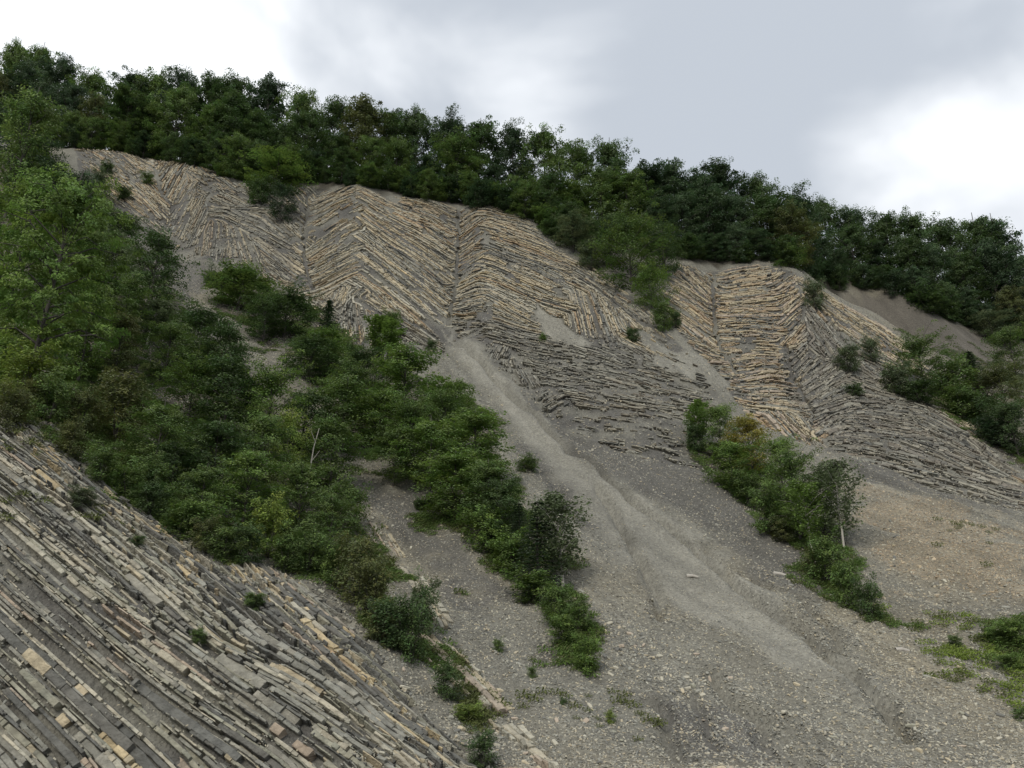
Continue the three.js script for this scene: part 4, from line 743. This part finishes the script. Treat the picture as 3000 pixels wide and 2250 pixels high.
stand('low among gully and outcrop rocks', [
  ['bush', 1310, 2050, 1930, 120, 'dark'], ['bush', 1375, 2120, 2040, 110, 'lime'], ['bush', 1410, 2250, 2130, 130, 'dark', 'rounded dark bush at the bottom edge beside the outcrop'], ['bush', 1460, 1915, 1865, 50, 'mid', 'lone small green bush on bare scree in the small gully'], ['bush', 1560, 1985, 1950, 45, 'dark'], ['bush', 2985, 1900, 1800, 150, 'mid'], ['bush', 2920, 1885, 1835, 120, 'mid'], ['bush', 2960, 1960, 1905, 110, 'fresh'], ['bush', 2800, 1890, 1860, 60, 'mid'], ['bush', 2990, 2110, 2070, 60, 'mid'], ['bush', 1545, 1385, 1330, 90, 'mid', 'lone bush on bare scree right of the middle tree belt'], ['bush', 1240, 1490, 1450, 70, 'dark'], ['bush', 1650, 2080, 2055, 40, 'dark'], ['bush', 1790, 2120, 2090, 45, 'lime'], ['bush', 400, 1600, 1565, 60, 'dark'], ['bush', 580, 1880, 1840, 60, 'dark'], ['bush', 230, 1480, 1420, 110, 'grey'], ['bush', 740, 1780, 1720, 80, 'mid'],
]);
// dead pale stem leaning among the bushes
for (const [a, b, label] of [[[905, 1460], 1255, 'bare dead pale stem sticking out of the wooded slope']]) {
  const p = hit(...a), d = p[1] - 1, h = EYE + sight(a[0], b)[1] * d - p[2], g = new THREE.Group();
  const t = new THREE.Mesh(mergeGeometries([limb([V(0, 0, 0), V(0.15, h * 0.4, 0), V(0.25, h * 0.7, 0), V(0.5, h, 0)], 0.08, 0.02, 6), limb([V(0.2, h * 0.5, 0), V(0.7, h * 0.65, 0.1)], 0.03, 0.01, 4), limb([V(0.3, h * 0.8, 0), V(0.0, h * 0.95, 0.1)], 0.025, 0.01, 4)]), paleBark); t.name = 'trunk'; g.add(t); g.position.set(p[0], p[2], -d);
  addThing(g, 'dead_tree', label, 'tree'); shade(g);
}
// grey logs lying on the scree
for (const [a, b, label] of [[[2012, 1694], [2046, 1697], 'short grey log lying across the pale dust tongue'], [[2268, 1685], [2312, 1696], 'thin grey log lying on dark scree below the tree clump'], [[2625, 1912], [2665, 1915], 'pale broken log lying on the tan scree at the lower right']]) {
  const p = hit(...a), q = hit(...b), A = W3(...p), B = W3(...q), up = V(0, 0.12, 0), m = A.clone().lerp(B, 0.5);
  const g = limb([V(0, 0, 0).sub(m).add(A).add(up), V(0, 0.06, 0).add(up), V(0, 0, 0).sub(m).add(B).add(up)], 0.13, 0.08, 8), l = new THREE.Mesh(mergeGeometries([g, limb([V(0, 0.1, 0), V(0.1, 0.45, 0.15)], 0.035, 0.015, 5)]), paleBark);
  l.position.copy(m); addThing(l, 'fallen_log', label, 'log'); shade(l);
}
// low ground cover
{
  const L = new Leaves(), R = rng(55); for (let i = 0; i < 46; i++) { const g = 0.7 + 0.6 * R(), a = R() * 6.28, r = Math.sqrt(R()) * 0.35; L.leaf(Math.cos(a) * r, 0.02 + R() * 0.26, Math.sin(a) * r, R() - 0.5, 0.5 * R() + 0.2, R() - 0.5, 0.16, R, [g, g, g], 0.4); }
  const geo = L.geo(), spots = { mid: [], olive: [], lime: [], grey: [] };
  const zones = [[Z.ravine, 1.0, 'grey'], ...woods.map((f) => [f, 0.8, 'mid']), [area([[2850, 1830], [3000, 1800], [3060, 1850], [3060, 2000], [2900, 1930]], 1.5), 1.0, 'mid'], [area([[2640, 1790], [2780, 1830], [2900, 1930], [3060, 2000], [3060, 2130], [2900, 2040], [2760, 1950]], 2.5), 0.22, 'lime'], [area([[1380, 2000], [1700, 1900], [1850, 2100], [1800, 2200], [1600, 2150]], 2), 0.03, 'olive'], [area([[1250, 1900], [1300, 1880], [1450, 2080], [1400, 2200]], 1), 0.3, 'olive'], [area([[0, 1280], [200, 1330], [350, 1560], [0, 1500]], 1.2), 0.12, 'olive'], [area([[2700, 1500], [2950, 1560], [2850, 1640]], 2), 0.05, 'olive']];
  for (let i = 0; i < 200000; i++) {
    const d = 29 + 92 * R() ** 1.3, x = (R() * 2 - 1) * (d * 0.72 + 2); if (d > rimDepth(x) + 3) continue;
    for (const [f, k, t] of zones) if (R() < k && f(x, d) * sstep(0.3, 0.6, fbm(x * 0.5, d * 0.5, 8, 2)) > R()) { spots[R() < 0.25 ? 'olive' : t].push([x, d, 0.4 + R() * 0.7]); break; }
  }
  const m = new THREE.Matrix4(), q = new THREE.Quaternion(), cover = new THREE.Group(); addThing(cover, 'ground_cover', 'low green weeds and seedlings covering patches of the slopes', 'weeds', null, 'stuff');
  for (const t in spots) { const im = new THREE.InstancedMesh(geo, leafTone[t], spots[t].length); spots[t].forEach(([x, d, s], i) => { q.setFromUnitVectors(V(0, 1, 0), norm(x, d).lerp(V(0, 1, 0), 0.5).normalize()); m.compose(V(x, H(x, d) + fine(x, d), -d), q, V(s, s, s)); im.setMatrixAt(i, m); }); im.name = 'weeds'; im.userData.kind = 'stuff'; im.castShadow = im.receiveShadow = true; cover.add(im); console.log('weeds', t, spots[t].length); }
}
renderer.render(scene, camera);
